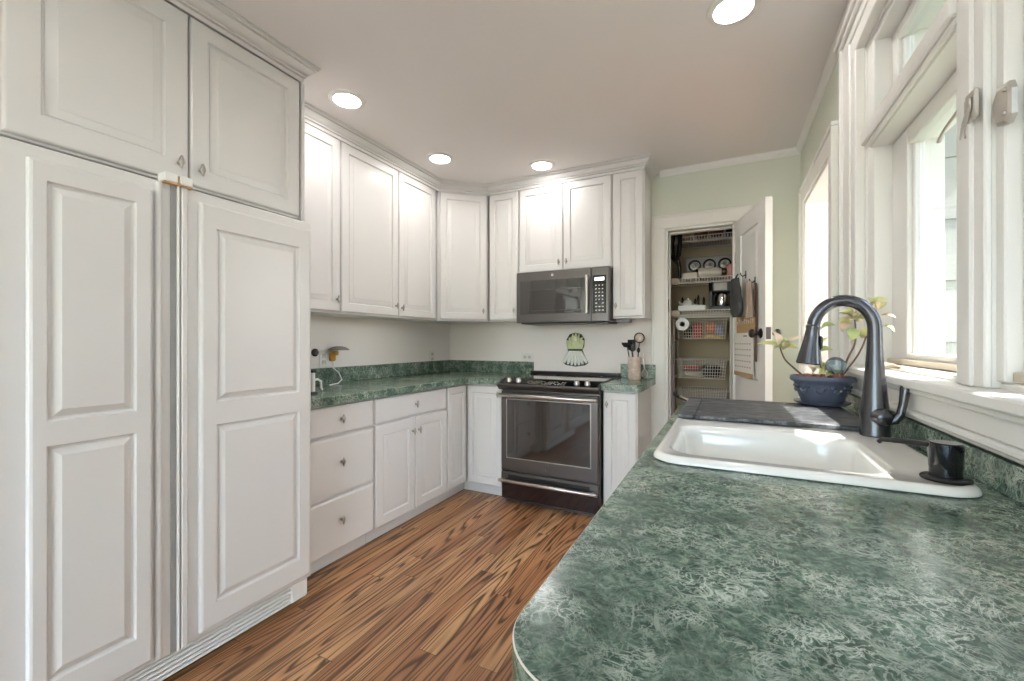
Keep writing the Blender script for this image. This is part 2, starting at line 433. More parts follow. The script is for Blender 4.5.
SMALLCR = [(0.0, 2.475), (0.004, 2.475), (0.008, 2.488), (0.024, 2.502), (0.028, 2.5185), (0.0, 2.5185)]
sweep('trim_3', [(-0.47, YB), (XR, YB), (XR, YF)], SMALLCR, M['trim'])

# door casings
def casing(name, jx, y, wall_y=None, boxes=()):
    pass
mb = MB()   # pantry casing on the back wall: two legs, head, back-band and jambs
cy0, cy1 = YB - 0.020, YB - 0.001
mb.box(PX0 - 0.10, PX0 - 0.004, cy0, cy1, 0, PZ + 0.004, 0.003)
mb.box(PX1 + 0.004, PX1 + 0.10, cy0, cy1, 0, PZ + 0.004, 0.003)
mb.box(PX0 - 0.10, PX1 + 0.10, cy0, cy1, PZ + 0.004, PZ + 0.10, 0.003)
mb.box(PX0 - 0.108, PX1 + 0.108, cy0 - 0.006, cy1, PZ + 0.088, PZ + 0.106, 0.003)
mb.box(PX0 - 0.106, PX0 - 0.088, cy0 - 0.006, cy1, 0, PZ + 0.09, 0.003)
mb.box(PX1 + 0.088, PX1 + 0.106, cy0 - 0.006, cy1, 0, PZ + 0.09, 0.003)
mb.box(PX0 - 0.004, PX0 + 0.016, YB - 0.012, YB + 0.12, 0, PZ, 0.002)
mb.box(PX1 - 0.016, PX1 + 0.004, YB - 0.012, YB + 0.12, 0, PZ, 0.002)
mb.box(PX0, PX1, YB - 0.012, YB + 0.12, PZ - 0.016, PZ + 0.004, 0.002)
mb.box(PX0 + 0.016, PX0 + 0.028, YB + 0.045, YB + 0.08, 0, PZ - 0.016, 0.001)
mb.box(PX0 + 0.016, PX1 - 0.016, YB + 0.045, YB + 0.08, PZ - 0.03, PZ - 0.016, 0.001)
door1 = struct(mb.build('trim_4', M['trim'], smooth=0))
MB().box(PX0 + 0.0162, PX0 + 0.018, YB + 0.005, YB + 0.04, 1.43, 1.53, 0.0005).build('strike_plate', M['black'], door1)
mb = MB()   # doorway casing on the right wall
cx0, cx1 = XR - 0.022, XR - 0.001
mb.box(cx0, cx1, DY0 - 0.10, DY0 - 0.004, 0, DZ + 0.0035, 0.003)
mb.box(cx0, cx1, DY1 + 0.004, DY1 + 0.10, 0, DZ + 0.0035, 0.003)
mb.box(cx0, cx1, DY0 - 0.10, DY1 + 0.10, DZ + 0.004, DZ + 0.10, 0.003)
mb.box(cx0 - 0.009, cx1 + 0.0003, DY0 - 0.112, DY1 + 0.112, DZ + 0.09, DZ + 0.11, 0.003)
mb.box(cx0 - 0.008, cx1, DY1 + 0.09, DY1 + 0.11, 0, DZ + 0.0895, 0.003)
mb.box(cx0 - 0.008, cx1, DY0 - 0.11, DY0 - 0.09, 0, DZ + 0.0895, 0.003)
mb.box(XR - 0.012, XR + WT + 0.01, DY1 - 0.018, DY1 + 0.004, 0, DZ, 0.002)
mb.box(XR - 0.012, XR + WT + 0.01, DY0 - 0.004, DY0 + 0.018, 0, DZ, 0.002)
mb.box(XR - 0.0125, XR + WT + 0.0105, DY0, DY1, DZ - 0.018, DZ + 0.0042, 0.002)
struct(mb.build('trim_5', M['trim'], smooth=0))
sbox('baseboard_back', M['trim'], (PX1 + 0.11, XR - 0.03, YB - 0.015, YB - 0.001, 0, 0.12), bev=0.002)
sbox('baseboard_left', M['trim'], (XL + 0.001, XL + 0.015, YF, -0.95, 0, 0.12), bev=0.002)

# the side room beyond the doorway, and the outside
sbox('wall_side_room', M['wall_white'], (XR + WT, 3.0, 4.3, 4.4, 0, ZC), (2.9, 3.0, 2.42, 4.3, 0, 0.15), (2.9, 3.0, 2.42, 4.3, 2.4, ZC), (2.9, 3.0, 2.42, 2.55, 0.15, 2.4), (2.9, 3.0, 4.15, 4.3, 0.15, 2.4))
w3 = thing('fill_window_side', '', ''); del w3['label'], w3['category']; struct(w3)  # unseen window added so daylight spills through the doorway
mb = MB(); mb.box(2.91, 2.97, 2.55, 2.60, 0.15, 2.4, 0.003); mb.box(2.91, 2.97, 4.10, 4.15, 0.15, 2.4, 0.003); mb.box(2.912, 2.968, 3.32, 3.38, 0.15, 2.4, 0.003)
mb.build('frame', M['trim'], w3, smooth=0)
MB().box(2.937, 2.942, 2.60, 4.10, 0.15, 2.4).build('glass', M['pane'], w3, smooth=0)
sbox('floor_side_room', M['oak'], (XR + WT, 3.0, 2.42, 4.4, -0.1, 0))
sbox('ceiling_side_room', M['ceiling'], (XR + WT, 3.0, 2.42, 4.4, ZC, ZC + 0.12))
mb = MB()   # outside face of the wing: clapboards
mb.box(XR + WT, 3.0, 2.36, 2.42, -0.3, 2.9)
zz = -0.3
while zz < 2.85:
    mb.loops([[(0.66, 2.36, zz), (0.66, 2.349, zz), (0.66, 2.355, zz + 0.248), (0.66, 2.36, zz + 0.248)], [(3.0, 2.36, zz), (3.0, 2.349, zz), (3.0, 2.355, zz + 0.248), (3.0, 2.36, zz + 0.248)]])
    zz += 0.25
mb.box(XR + WT, XR + WT + 0.09, 2.335, 2.36, -0.3, 2.9)
struct(mb.build('wall_outside', M['siding'], smooth=0))
sbox('ground', M['ground'], (0.64, 40, -30, 30, -0.4, -0.3), (-30, 0.64, -30, -12, -0.4, -0.3))
sbox('bounce_patio', M['bounce_concrete'], (-14, 0.64, -12, YF - 0.15, -0.4, -0.06))  # unseen pale patio added to bounce sunlight up to the ceiling
OVERHANG = 1.50  # overhang inferred from its shadow line, depth shaped for the sun patches
mb = MB(); mb.box(XR + WT, OVERHANG, -1.5, 2.34, 2.75, 2.85); mb.box(OVERHANG - 0.03, OVERHANG, -1.5, 2.34, 2.7, 2.87)
struct(mb.build('shade_overhang', M['siding'], smooth=0))
sbox('wall_sun_block', M['siding'], (3.0, 3.2, -7.0, 0.52, -0.3, 5.3), (7.0, 7.2, 0.4, 8.0, -0.3, 6.0))  # unseen walls added to block sun and low sky

# ---------------------------------------------------------------- window_1 on the right wall
win = thing('window_1', '', '')
del win['label'], win['category']
struct(win)
win.location = (XR, 1.1, 1.115)
wl = Vector((XR, 1.1, 1.115))
def wpart(name, m, boxes, bev=0.002, smooth=0):
    mb = MB()
    for b in boxes: mb.box(*b, bev=bev)
    o = mb.build(name, m, win, smooth=smooth); o.location = -wl
    return o
CX = 0.418
wpart('casing', M['trim'], [
    (CX, 0.4395, 1.94, 2.165, 1.1155, 2.254), (CX - 0.012, 0.4395, 2.1655, 2.182, 1.1155, 2.404), (CX - 0.009, 0.4392, 1.938, 1.958, 1.1155, 2.256), (CX - 0.006, 0.4393, 2.04, 2.075, 1.1155, 2.34),
    (CX - 0.0006, 0.4396, 0.0, 2.165, 2.2545, 2.388), (CX - 0.013, 0.4396, -0.01, 2.19, 2.3885, 2.406), (CX - 0.0095, 0.4397, 0.2, 1.96, 2.2535, 2.272), (CX - 0.0065, 0.4393, 0.0, 2.075, 2.335, 2.355),
    (CX - 0.024, 0.4394, -0.02, 2.21, 2.4065, 2.428),
    (CX, 0.4395, 0.04, 0.22, 1.1155, 2.254)], 0.003)
wpart('jamb', M['trim'], [(0.4385, 0.62, 1.934, 1.957, 1.118, 2.26), (0.445, 0.625, 1.862, 1.9335, 1.1285, 2.26), (0.4385, 0.62, 0.215, 0.235, 1.118, 2.26), (0.4386, 0.621, 0.216, 1.956, 2.246, 2.262),
    (0.445, 0.624, 0.236, 1.8615, 2.225, 2.2455)])
wpart('sill', M['trim'], [(0.37, 0.45, -0.02, 2.22, 1.092, 1.115), (0.441, 0.62, 0.215, 1.957, 1.099, 1.128), (0.395, 0.436, 0.0, 2.19, 1.036, 1.0915), (0.398, 0.4362, 0.0, 2.19, 1.012, 1.0355), (0.384, 0.4364, 0.0, 2.19, 1.077, 1.0917), (0.387, 0.4366, 0.0, 2.19, 1.022, 1.0362)], 0.004)
wpart('mullion', M['trim'], [(0.4255, 0.62, 1.0905, 1.20, 1.1155, 2.246), (CX, 0.43, 1.088, 1.197, 1.1153, 2.2461), (CX - 0.006, 0.431, 1.125, 1.165, 1.1152, 2.2462), (0.434, 0.62, 1.062, 1.090, 1.1283, 2.246)], 0.003)
wpart('transom_bar', M['trim'], [(0.43, 0.62, 0.236, 1.0615, 1.862, 1.922), (0.43, 0.62, 1.2005, 1.8615, 1.862, 1.922), (0.408, 0.4295, 0.236, 1.0875, 1.872, 1.919), (0.408, 0.4295, 1.1975, 1.862, 1.872, 1.919), (0.416, 0.4285, 0.236, 1.0875, 1.8585, 1.871), (0.416, 0.4285, 1.1975, 1.86, 1.8585, 1.871)], 0.005)
def sash(name, y0, y1, z0, z1, x0=0.492, x1=0.535, st=0.055, top=0.045, lower=0.04, near=0.05):
    o = wpart(name, M['trim'], [(x0, x1, y0, y0 + near, z0, z1), (x0, x1, y1 - st, y1, z0, z1), (x0 + 0.0005, x1 - 0.0005, y0 + near, y1 - st, z1 - top, z1), (x0 + 0.0005, x1 - 0.0005, y0 + near, y1 - st, z0, z0 + lower),
        (x0 + 0.012, x1 - 0.012, y0 + near, y0 + near + 0.012, z0 + lower, z1 - top), (x0 + 0.012, x1 - 0.012, y1 - st - 0.012, y1 - st, z0 + lower, z1 - top)], 0.004)
    MB().box((x0 + x1) / 2 - 0.003, (x0 + x1) / 2 + 0.003, y0 + near, y1 - st, z0 + lower, z1 - top).build('glass', M['pane'], o, smooth=0)
    return o
sash('casement', 1.2025, 1.860, 1.1295, 1.861, st=0.135, top=0.055, lower=0.036)
sash('casement', 0.237, 1.0605, 1.1295, 1.861, 0.455, 0.50, st=0.06, top=0.055, lower=0.036)
sash('transom_sash', 1.2025, 1.860, 1.923, 2.224, st=0.05, top=0.04)
sash('transom_sash', 0.237, 1.0605, 1.923, 2.224, st=0.05, top=0.04)
wpart('sash_rail', M['sill_wood'], [(0.478, 0.4915, 1.204, 1.858, 1.1295, 1.147), (0.442, 0.4545, 0.24, 1.058, 1.1295, 1.147)], 0.002)
mb = MB()      # casement fastener on the mullion: keeper box, pivot and hanging lever
mb.box(0.404, 0.4125, 1.088, 1.122, 1.615, 1.668, 0.002)
mb.box(0.399, 0.404, 1.092, 1.112, 1.63, 1.655, 0.002)
mb.tube([(0.402, 1.096, 1.635), (0.399, 1.110, 1.612), (0.401, 1.122, 1.600), (0.403, 1.126, 1.590)], [0.0045, 0.004, 0.0035, 0.005], 8)
o = mb.build('latch', M['nickel'], win); o.location = -wl
mb = MB()
hx_ = [(1.078, 1.600), (1.078, 1.628), (1.062, 1.648), (1.030, 1.644), (1.022, 1.628), (1.022, 1.585), (1.034, 1.573), (1.064, 1.580)]
mb.loops([[(0.4335, y, z) for y, z in hx_], [(0.426, y, z) for y, z in hx_], [(0.423, 1.05 + (y - 1.05) * 0.8, 1.61 + (z - 1.61) * 0.8) for y, z in hx_]])
mb.box(0.419, 0.4235, 1.030, 1.036, 1.628, 1.634, 0.001); mb.box(0.419, 0.4235, 1.030, 1.036, 1.588, 1.594, 0.001)
o = mb.build('latch', M['nickel'], win, smooth=0); o.location = -wl
mb = MB(); mb.box(0.484, 0.4925, 1.212, 1.243, 1.71, 1.76, 0.002); mb.tube([(0.484, 1.23, 1.735), (0.474, 1.26, 1.737), (0.472, 1.34, 1.731), (0.472, 1.41, 1.718), (0.473, 1.445, 1.703)], [0.005, 0.0045, 0.004, 0.004, 0.005], 8)
o = mb.build('handle', M['nickel'], win); o.location = -wl

# ---------------------------------------------------------------- cabinets
def cabinet(name, label, cat, loc, rot, w, d, h, fronts, toe=0.0, group=None, thick=0.02, open_top=False, body_extra=None):
    t = thing(name, label, cat, loc, rot, group)
    mb = MB()
    if open_top:
        mb.box(0, 0.018, 0, d, toe, h); mb.box(w - 0.018, w, 0, d, toe, h); mb.box(0, w, 0, d, toe, toe + 0.018); mb.box(0, w, d - 0.01, d, toe, h); mb.box(0, w, 0, 0.018, toe, h)
    else:
        mb.box(0, w, 0, d, toe, h, 0.001)
    if toe > 0: mb.box(0.0, w, 0.055, d, 0.0, toe)
    mb.build('body', M['paint'], t, smooth=0)
    for f in fronts:
        x0, x1, z0, z1 = f['r']
        m2 = MB()
        fr = f.get('frame', 0.055)
        fields = [] if f.get('slab') else [(x0 + fr, x1 - fr, z0 + fr, z1 - fr)]
        panel_slab(m2, x0, x1, z0, z1, -0.001, -thick, fields, edge=0.007 if not f.get('slab') else 0.012)
        fo = m2.build('drawer' if f.get('drawer') else 'door', M['paint'], t, smooth=25)
        if f.get('knob'): knob(fo, f['knob'][0], -thick, f['knob'][1])
    return t
R90 = PI / 2
UZ0, UZ1 = 1.375, 2.447
DZ0, DZ1 = 0.012, 1.066       # upper door bottom / top in the cabinet's own height
# tall section: cabinet over the fridge
cabinet('overhead_cabinet', 'white two-door cabinet above the tall panelled refrigerator', 'cabinet', (FX - 0.02, 0.372, 1.79), R90, 1.004, 0.595, 0.657,
        [dict(r=(0.061, 0.527, 0.008, 0.648), knob=(0.494, 0.075), frame=0.075), dict(r=(0.533, 0.997, 0.008, 0.648), knob=(0.566, 0.07), frame=0.062)])
cabinet('pantry_cabinet', 'tall white cabinet left of the refrigerator, mostly out of frame', 'cabinet', (FX - 0.02, -0.9, 0.0), R90, 1.27, 0.595, 2.447,
        [dict(r=(0.01, 0.65, 0.11, 2.43), knob=(0.61, 1.1)), dict(r=(0.66, 1.26, 0.11, 2.43), knob=(0.70, 1.1))], toe=0.1)
mb = MB(); mb.box(-2.435, FX, 1.378, 1.396, 0, 2.44, 0.001)
tag(mb.build('end_panel', M['paint'], smooth=0), 'white full-height end panel on the right side of the refrigerator', 'panel')
# wall cabinets, left run
ld = 0.286
cabinet('wall_cabinet', 'white wall cabinet with one wide visible door next to the refrigerator', 'cabinet', (ux - 0.02, 1.40, UZ0), R90, 0.487, ld, UZ1 - UZ0,
        [dict(r=(0.006, 0.481, DZ0, DZ1), knob=(0.455, 0.085))])
cabinet('wall_cabinet', 'white two-door wall cabinet on the left wall beside the angled corner cabinet', 'cabinet', (ux - 0.02, 1.889, UZ0), R90, 0.985, ld, UZ1 - UZ0,
        [dict(r=(0.006, 0.515, DZ0, DZ1), knob=(0.488, 0.085)), dict(r=(0.522, 0.962, DZ0, DZ1), knob=(0.55, 0.075))])
# angled corner wall cabinet
dg0, dg1 = Vector((ux - 0.014, 2.875 + 0.014)), Vector((-1.82 - 0.014, uy + 0.014))
dv = dg1 - dg0; dl = dv.length; da = math.atan2(dv.y, dv.x)
t = thing('corner_wall_cabinet', 'white angled corner wall cabinet with one door', 'cabinet', (dg0.x, dg0.y, UZ0), da)
inv = Matrix.Rotation(-da, 2)
pts = [dg0, dg1, Vector((-1.822, YB - 0.002)), Vector((XL + 0.002, YB - 0.002)), Vector((XL + 0.002, 2.876))]
lpts = [inv @ (p - dg0) for p in pts]
mb = MB(); mb.loops([[(p.x, p.y, 0) for p in lpts], [(p.x, p.y, UZ1 - UZ0) for p in lpts]])
mb.build('body', M['paint'], t, smooth=0)
mb = MB(); panel_slab(mb, 0.018, dl - 0.012, DZ0, DZ1, -0.001, -0.02, [(0.018 + 0.055, dl - 0.012 - 0.055, DZ0 + 0.055, DZ1 - 0.055)], edge=0.007)
fo = mb.build('door', M['paint'], t, smooth=25); knob(fo, dl - 0.045, -0.02, 0.085)
# back run wall cabinets
bd = 0.298
cabinet('wall_cabinet', 'narrow single-door white wall cabinet left of the microwave', 'cabinet', (-1.818, uy + 0.02, UZ0), 0, 0.283, bd, UZ1 - UZ0,
        [dict(r=(0.008, 0.277, DZ0, DZ1), knob=(0.25, 0.085), frame=0.05)])
cabinet('wall_cabinet', 'short two-door white wall cabinet directly above the microwave', 'cabinet', (-1.533, uy + 0.02, 1.755), 0, 0.766, bd, UZ1 - 1.755,
        [dict(r=(0.006, 0.380, 0.008, 0.686), knob=(0.352, 0.07)), dict(r=(0.386, 0.760, 0.008, 0.686), knob=(0.414, 0.07))])
cabinet('wall_cabinet', 'narrow single-door white wall cabinet at the right end, beside the pantry door', 'cabinet', (-0.765, uy + 0.02, UZ0), 0, 0.230, bd, UZ1 - UZ0,
        [dict(r=(0.006, 0.222, DZ0, DZ1), knob=(0.03, 0.09), frame=0.05)])
# base cabinets, left run (door plane x = -1.85)
BX = -1.85
bdep = 0.566; BZ = 0.872; TK = 0.095
cabinet('drawer_base_cabinet', 'white base cabinet with three drawers next to the refrigerator', 'cabinet', (BX - 0.02, 1.398, 0), R90, 0.489, bdep, BZ,
        [dict(r=(0.004, 0.483, 0.708, 0.862), drawer=1, slab=1, knob=(0.243, 0.79)), dict(r=(0.004, 0.483, 0.388, 0.698), drawer=1, slab=1, knob=(0.243, 0.56)), dict(r=(0.004, 0.483, TK, 0.378), drawer=1, slab=1, knob=(0.243, 0.25))], toe=TK)
cabinet('base_cabinet', 'white base cabinet with one wide drawer over two doors', 'cabinet', (BX - 0.02, 1.889, 0), R90, 0.728, bdep, BZ,
        [dict(r=(0.006, 0.722, 0.713, 0.862), drawer=1, slab=1, knob=(0.364, 0.79)), dict(r=(0.006, 0.361, TK, 0.703), knob=(0.335, 0.615), frame=0.06), dict(r=(0.367, 0.722, TK, 0.703), knob=(0.395, 0.615), frame=0.06)], toe=TK)
# corner base cabinet with a folded pair of doors
t = thing('corner_base_cabinet', 'white corner base cabinet with two doors meeting at the inside corner', 'cabinet', (XL + 0.002, YB - 0.002, 0))
cy = 2.88
mb = MB()
def lshape(a, z0, z1):
    P = [(XL + 0.002, 2.619), (BX - 0.02 - a, 2.619), (BX - 0.02 - a, cy + 0.02 + a), (-1.537, cy + 0.02 + a), (-1.537, YB - 0.002), (XL + 0.002, YB - 0.002)]
    mb.loops([[(x, y, z0) for x, y in P], [(x, y, z1) for x, y in P]])
lshape(0, TK, BZ); lshape(0.055, 0, TK)
o = mb.build('body', M['paint'], t, smooth=0); o.location = -t.location
mb = MB(); panel_slab(mb, 0.004, 0.255, TK, 0.862, -0.001, -0.02, [(0.05, 0.21, TK + 0.055, 0.807)], edge=0.007)
o = mb.build('door', M['paint'], t, smooth=25); o.location = Vector((BX - 0.02, 2.619, 0)) - t.location; o.rotation_euler.z = R90
mb = MB(); panel_slab(mb, 0.024, 0.329, TK, 0.862, -0.001, -0.02, [(0.07, 0.283, TK + 0.055, 0.807)], edge=0.007)
o = mb.build('door', M['paint'], t, smooth=25); o.location = Vector((BX - 0.02, cy + 0.02, 0)) - t.location
knob(o, 0.305, -0.02, 0.80)
cabinet('base_cabinet', 'narrow white base cabinet right of the oven range', 'cabinet', (-0.760, cy + 0.02, 0), 0, 0.228, 0.58, BZ,
        [dict(r=(0.008, 0.222, TK, 0.862), knob=(0.03, 0.78), frame=0.05)], toe=TK)
# base cabinets under the sink counter
cabinet('sink_base_cabinet', 'white base cabinet under the right-hand sink counter', 'cabinet', (-0.125, 2.0, 0), -R90, 1.66, 0.555, 0.903,
        [dict(r=(0.01 + 0.41 * k, 0.41 + 0.41 * k, TK, 0.89), knob=(0.05 + 0.41 * k + (0.32 if k % 2 == 0 else 0), 0.8)) for k in range(4)], toe=TK, open_top=True)

# ---------------------------------------------------------------- countertops
def rounded(pts, rad, seg=8):
    out = []; n = len(pts)
    for i, p in enumerate(pts):
        p = Vector(p); r = rad[i] if isinstance(rad, (list, tuple)) else rad
        if r <= 0: out.append(p); continue
        a = (Vector(pts[i - 1]) - p).normalized(); b = (Vector(pts[(i + 1) % n]) - p).normalized()
        ang = a.angle(b); d = r / math.tan(ang / 2); c = p + (a + b).normalized() * (r / math.sin(ang / 2))
        s, e = p + a * d - c, p + b * d - c
        a0 = math.atan2(s.y, s.x); a1 = math.atan2(e.y, e.x); dd = (a1 - a0 + PI) % (2 * PI) - PI
        for k in range(seg + 1):
            q = a0 + dd * k / seg; out.append(c + Vector((math.cos(q), math.sin(q))) * r)
    return out
def inset(pts, d):
    n = len(pts); out = []
    for i in range(n):
        p = pts[i]; d0 = (p - pts[i - 1]).normalized(); d1 = (pts[(i + 1) % n] - p).normalized()
        n0 = Vector((-d0.y, d0.x)); n1 = Vector((-d1.y, d1.x)); h = (n0 + n1).normalized()
        out.append(p + h * (d / max(0.4, h.dot(n0))))
    return out
def slab(outer, z0, z1, bev, hole=None, edge_mi=0):
    bm = bmesh.new()
    def ring(pts, z): return [bm.verts.new((p.x, p.y, z)) for p in pts]
    def bridge(a, b, mi=0):
        for i in range(len(a)):
            bm.faces.new((a[i], a[(i + 1) % len(a)], b[(i + 1) % len(a)], b[i])).material_index = mi
    r0 = ring(outer, z0); r1 = ring(outer, z1 - bev); r2 = ring(inset(outer, bev), z1)
    bridge(r0, r1); bridge(r1, r2, edge_mi)
    def cap(rings):
        es = []
        for r in rings:
            for i in range(len(r)):
                a, b = r[i], r[(i + 1) % len(r)]
                es.append(bm.edges.get((a, b)) or bm.edges.new((a, b)))
        bmesh.ops.triangle_fill(bm, use_beauty=True, use_dissolve=False, edges=es)
    if hole:
        h0 = ring(hole, z0); h1 = ring(hole, z1); bridge(h0, h1)
        cap([r2, h1]); cap([r0, h0])
    else: cap([r2]); cap([r0])
    m = MB(); m.merge(bm, None); return m
CZ0, CZ1 = 0.875, 0.920
t = slab(rounded([(XL + 0.002, 1.40), (-1.82, 1.40), (-1.82, 2.85), (-1.537, 2.85), (-1.537, YB - 0.002), (XL + 0.002, YB - 0.002)], [0, 0, 0.03, 0, 0, 0]), CZ0, CZ1, 0.004).build('countertop', M['marble'], smooth=30)
tag(t, 'L-shaped green marbled countertop along the left and back walls', 'countertop')
mb = MB(); mb.box(XL + 0.002, XL + 0.022, 1.40, YB - 0.022, CZ1, CZ1 + 0.105, 0.002); mb.box(XL + 0.002, -1.537, YB - 0.022, YB - 0.002, CZ1, CZ1 + 0.105, 0.002)
mb.build('backsplash', M['marble'], t, smooth=0)
t = slab(rounded([(-0.766, 2.85), (-0.50, 2.85), (-0.50, YB - 0.022), (-0.766, YB - 0.022)], [0, 0.03, 0, 0]), CZ0, CZ1, 0.004).build('countertop', M['marble'], smooth=30)
tag(t, 'short green marbled countertop right of the range, holding the utensil crock', 'countertop')
MB().box(-0.766, -0.50, YB - 0.0405, YB - 0.0205, CZ1, CZ1 + 0.105, 0.002).build('backsplash', M['marble'], t, smooth=0)
SZ0, SZ1 = 0.905, 0.950
hole = rounded([(-0.125, 0.95), (0.335, 0.95), (0.335, 1.865), (-0.125, 1.865)], 0.05)
t = slab(rounded([(-0.172, 0.285), (0.419, 0.285), (0.419, 2.07), (-0.172, 2.07)], [0.075, 0, 0, 0.17], 14), SZ0, SZ1, 0.0013, hole, 1).build('countertop', [M['marble'], M['edge']], smooth=30)
tag(t, 'long green marbled sink countertop with rounded corners under the window', 'countertop')
MB().box(0.4, 0.4195, 0.285, 2.07, SZ1, SZ1 + 0.056, 0.003).build('backsplash', M['marble'], t, smooth=0)

# ---------------------------------------------------------------- sink
S0 = (-0.147, 0.374, 0.928, 1.885)
rim = rounded([(S0[0], S0[2]), (S0[1], S0[2]), (S0[1], S0[3]), (S0[0], S0[3])], 0.06, 10)
bowl = rounded([(-0.112, 0.985), (0.268, 0.985), (0.268, 1.315), (-0.112, 1.315)], [0.06, 0.06, 0.07, 0.05], 10)
bowl2 = rounded([(-0.112, 1.50), (0.268, 1.50), (0.268, 1.84), (-0.112, 1.84)], 0.06, 10)
bm = bmesh.new()
def R(pts, z): return [bm.verts.new((p.x, p.y, z)) for p in pts]
def BR(a, b):
    for i in range(len(a)): bm.faces.new((a[i], a[(i + 1) % len(a)], b[(i + 1) % len(a)], b[i]))
zt = 0.9655
rr = [R(inset(rim, 0.004), 0.9505), R(rim, 0.9525), R(rim, 0.9555), R(inset(rim, 0.003), 0.9605), R(inset(rim, 0.008), 0.9642), R(inset(rim, 0.015), zt), R(inset(rim, 0.022), zt - 0.002)]
for a, b in zip(rr, rr[1:]): BR(a, b)
tops = []
def add_bowl(bw, dep):
    bl = [R(inset(bw, -0.012), zt - 0.002), R(inset(bw, -0.005), zt - 0.0035), R(bw, zt - 0.010), R(inset(bw, 0.006), zt - 0.03), R(inset(bw, 0.012), zt - dep * 0.6), R(inset(bw, 0.02), zt - dep * 0.86), R(inset(bw, 0.045), zt - dep)]
    for a, b in zip(bl, bl[1:]): BR(a, b)
    bm.faces.new(bl[-1]); tops.append(bl[0])
add_bowl(bowl, 0.19); add_bowl(bowl2, 0.12)
es = []
for r in [rr[-1]] + tops:
    for i in range(len(r)):
        a, b = r[i], r[(i + 1) % len(r)]; es.append(bm.edges.get((a, b)) or bm.edges.new((a, b)))
bmesh.ops.triangle_fill(bm, use_beauty=True, use_dissolve=False, edges=es)
mb = MB(); mb.merge(bm)
sink = mb.build('sink', M['porcelain'], smooth=50)
tag(sink, 'white enamelled drop-in sink set in the green counter', 'sink')
mb = MB(); mb.lathe([(0.001, 0.778), (0.038, 0.778), (0.042, 0.781), (0.03, 0.783), (0.001, 0.779)], (0.08, 1.15, 0), 20); mb.build('drain', M['chrome'], sink)
# drying board over the far bowl
mb = MB()
mb.box(-0.138, -0.092, 1.415, 1.865, 0.9662, 0.978, 0.002); mb.box(-0.089, 0.345, 1.415, 1.865, 0.9662, 0.978, 0.002)
t = mb.build('sink_cover_board', M['slate'], smooth=0); tag(t, 'dark streaked slate-like board lying over the far end of the sink', 'board')

# ---------------------------------------------------------------- faucet
FXc, FYc, FZ = 0.330, 1.375, 0.9643
t = thing('faucet', 'tall gunmetal gooseneck pull-down faucet on the sink rim', 'faucet', (FXc, FYc, FZ))
mb = MB(); mb.lathe([(0.0305, 0), (0.0315, 0.003), (0.0305, 0.006), (0.0305, 0.05), (0.029, 0.066), (0.0265, 0.085), (0.0235, 0.12), (0.0197, 0.166), (0.0165, 0.215), (0.0152, 0.265)], seg=28); mb.build('base', M['faucet'], t)
arc = []
rad = 0.064
for k in range(0, 17):
    a = PI * k / 16 * 0.95
    arc.append((-rad + rad * math.cos(a), 0.004 * k / 16, 0.270 + rad * 1.14 * math.sin(a)))
mb = MB(); mb.tube([(0, 0, 0.25), (0, 0, 0.262)] + arc, 0.0150, 18); mb.build('spout', M['faucet'], t)
e = Vector(arc[-1]); d = (Vector(arc[-1]) - Vector(arc[-2])).normalized()
d = Vector((-0.10, 0, -1)).normalized()
mb = MB(); mb.tube([e, e + d * 0.004, e + d * 0.006, e + d * 0.012, e + d * 0.04, e + d * 0.085, e + d * 0.102, e + d * 0.105], [0.0150, 0.0168, 0.0168, 0.0155, 0.0185, 0.0265, 0.0295, 0.0275], 20)
head = mb.build('spray_head', M['faucet'], t)
mb = MB(); q = e + d * 0.105; mb.tube([q, q + d * 0.003], [0.024, 0.023], 20); mb.build('nozzle_plate', M['crock'], head)
mb = MB(); mb.box(e.x + 0.012, e.x + 0.019, -0.008, 0.008, e.z - 0.065, e.z - 0.03, 0.003); mb.build('button', M['black'], head)
mb = MB(); mb.tube([(0.002, -0.015, 0.052), (0.010, -0.040, 0.052), (0.0115, -0.044, 0.052), (0.013, -0.049, 0.052)], [0.020, 0.0215, 0.019, 0.011], 20); mb.build('valve', M['faucet'], t)
mb = MB(); mb.tube([(0.016, -0.034, 0.042), (0.030, -0.036, 0.046), (0.040, -0.036, 0.062), (0.045, -0.036, 0.09), (0.049, -0.036, 0.125), (0.050, -0.036, 0.132)], [0.009, 0.010, 0.0085, 0.0085, 0.0105, 0.009], 14); mb.build('lever', M['faucet'], t)

t = thing('soap_dispenser', 'black soap dispenser pump at the near corner of the sink', 'dispenser', (0.333, 0.990, 0.9643))
mb = MB(); mb.lathe([(0.0325, 0), (0.0335, 0.003), (0.031, 0.0055), (0.026, 0.007)], seg=28); mb.build('flange', M['black'], t)
mb = MB(); mb.lathe([(0.0215, 0.007), (0.0215, 0.02), (0.0222, 0.022), (0.0230, 0.055), (0.0230, 0.062), (0.021, 0.064)], seg=28); mb.build('pump_head', M['black_gloss'], t)
mb = MB(); mb.tube([(-0.014, 0.012, 0.056), (-0.045, 0.04, 0.053), (-0.068, 0.066, 0.049), (-0.072, 0.072, 0.043)], [0.0055, 0.005, 0.0045, 0.0042], 12); mb.build('spout', M['black'], t)

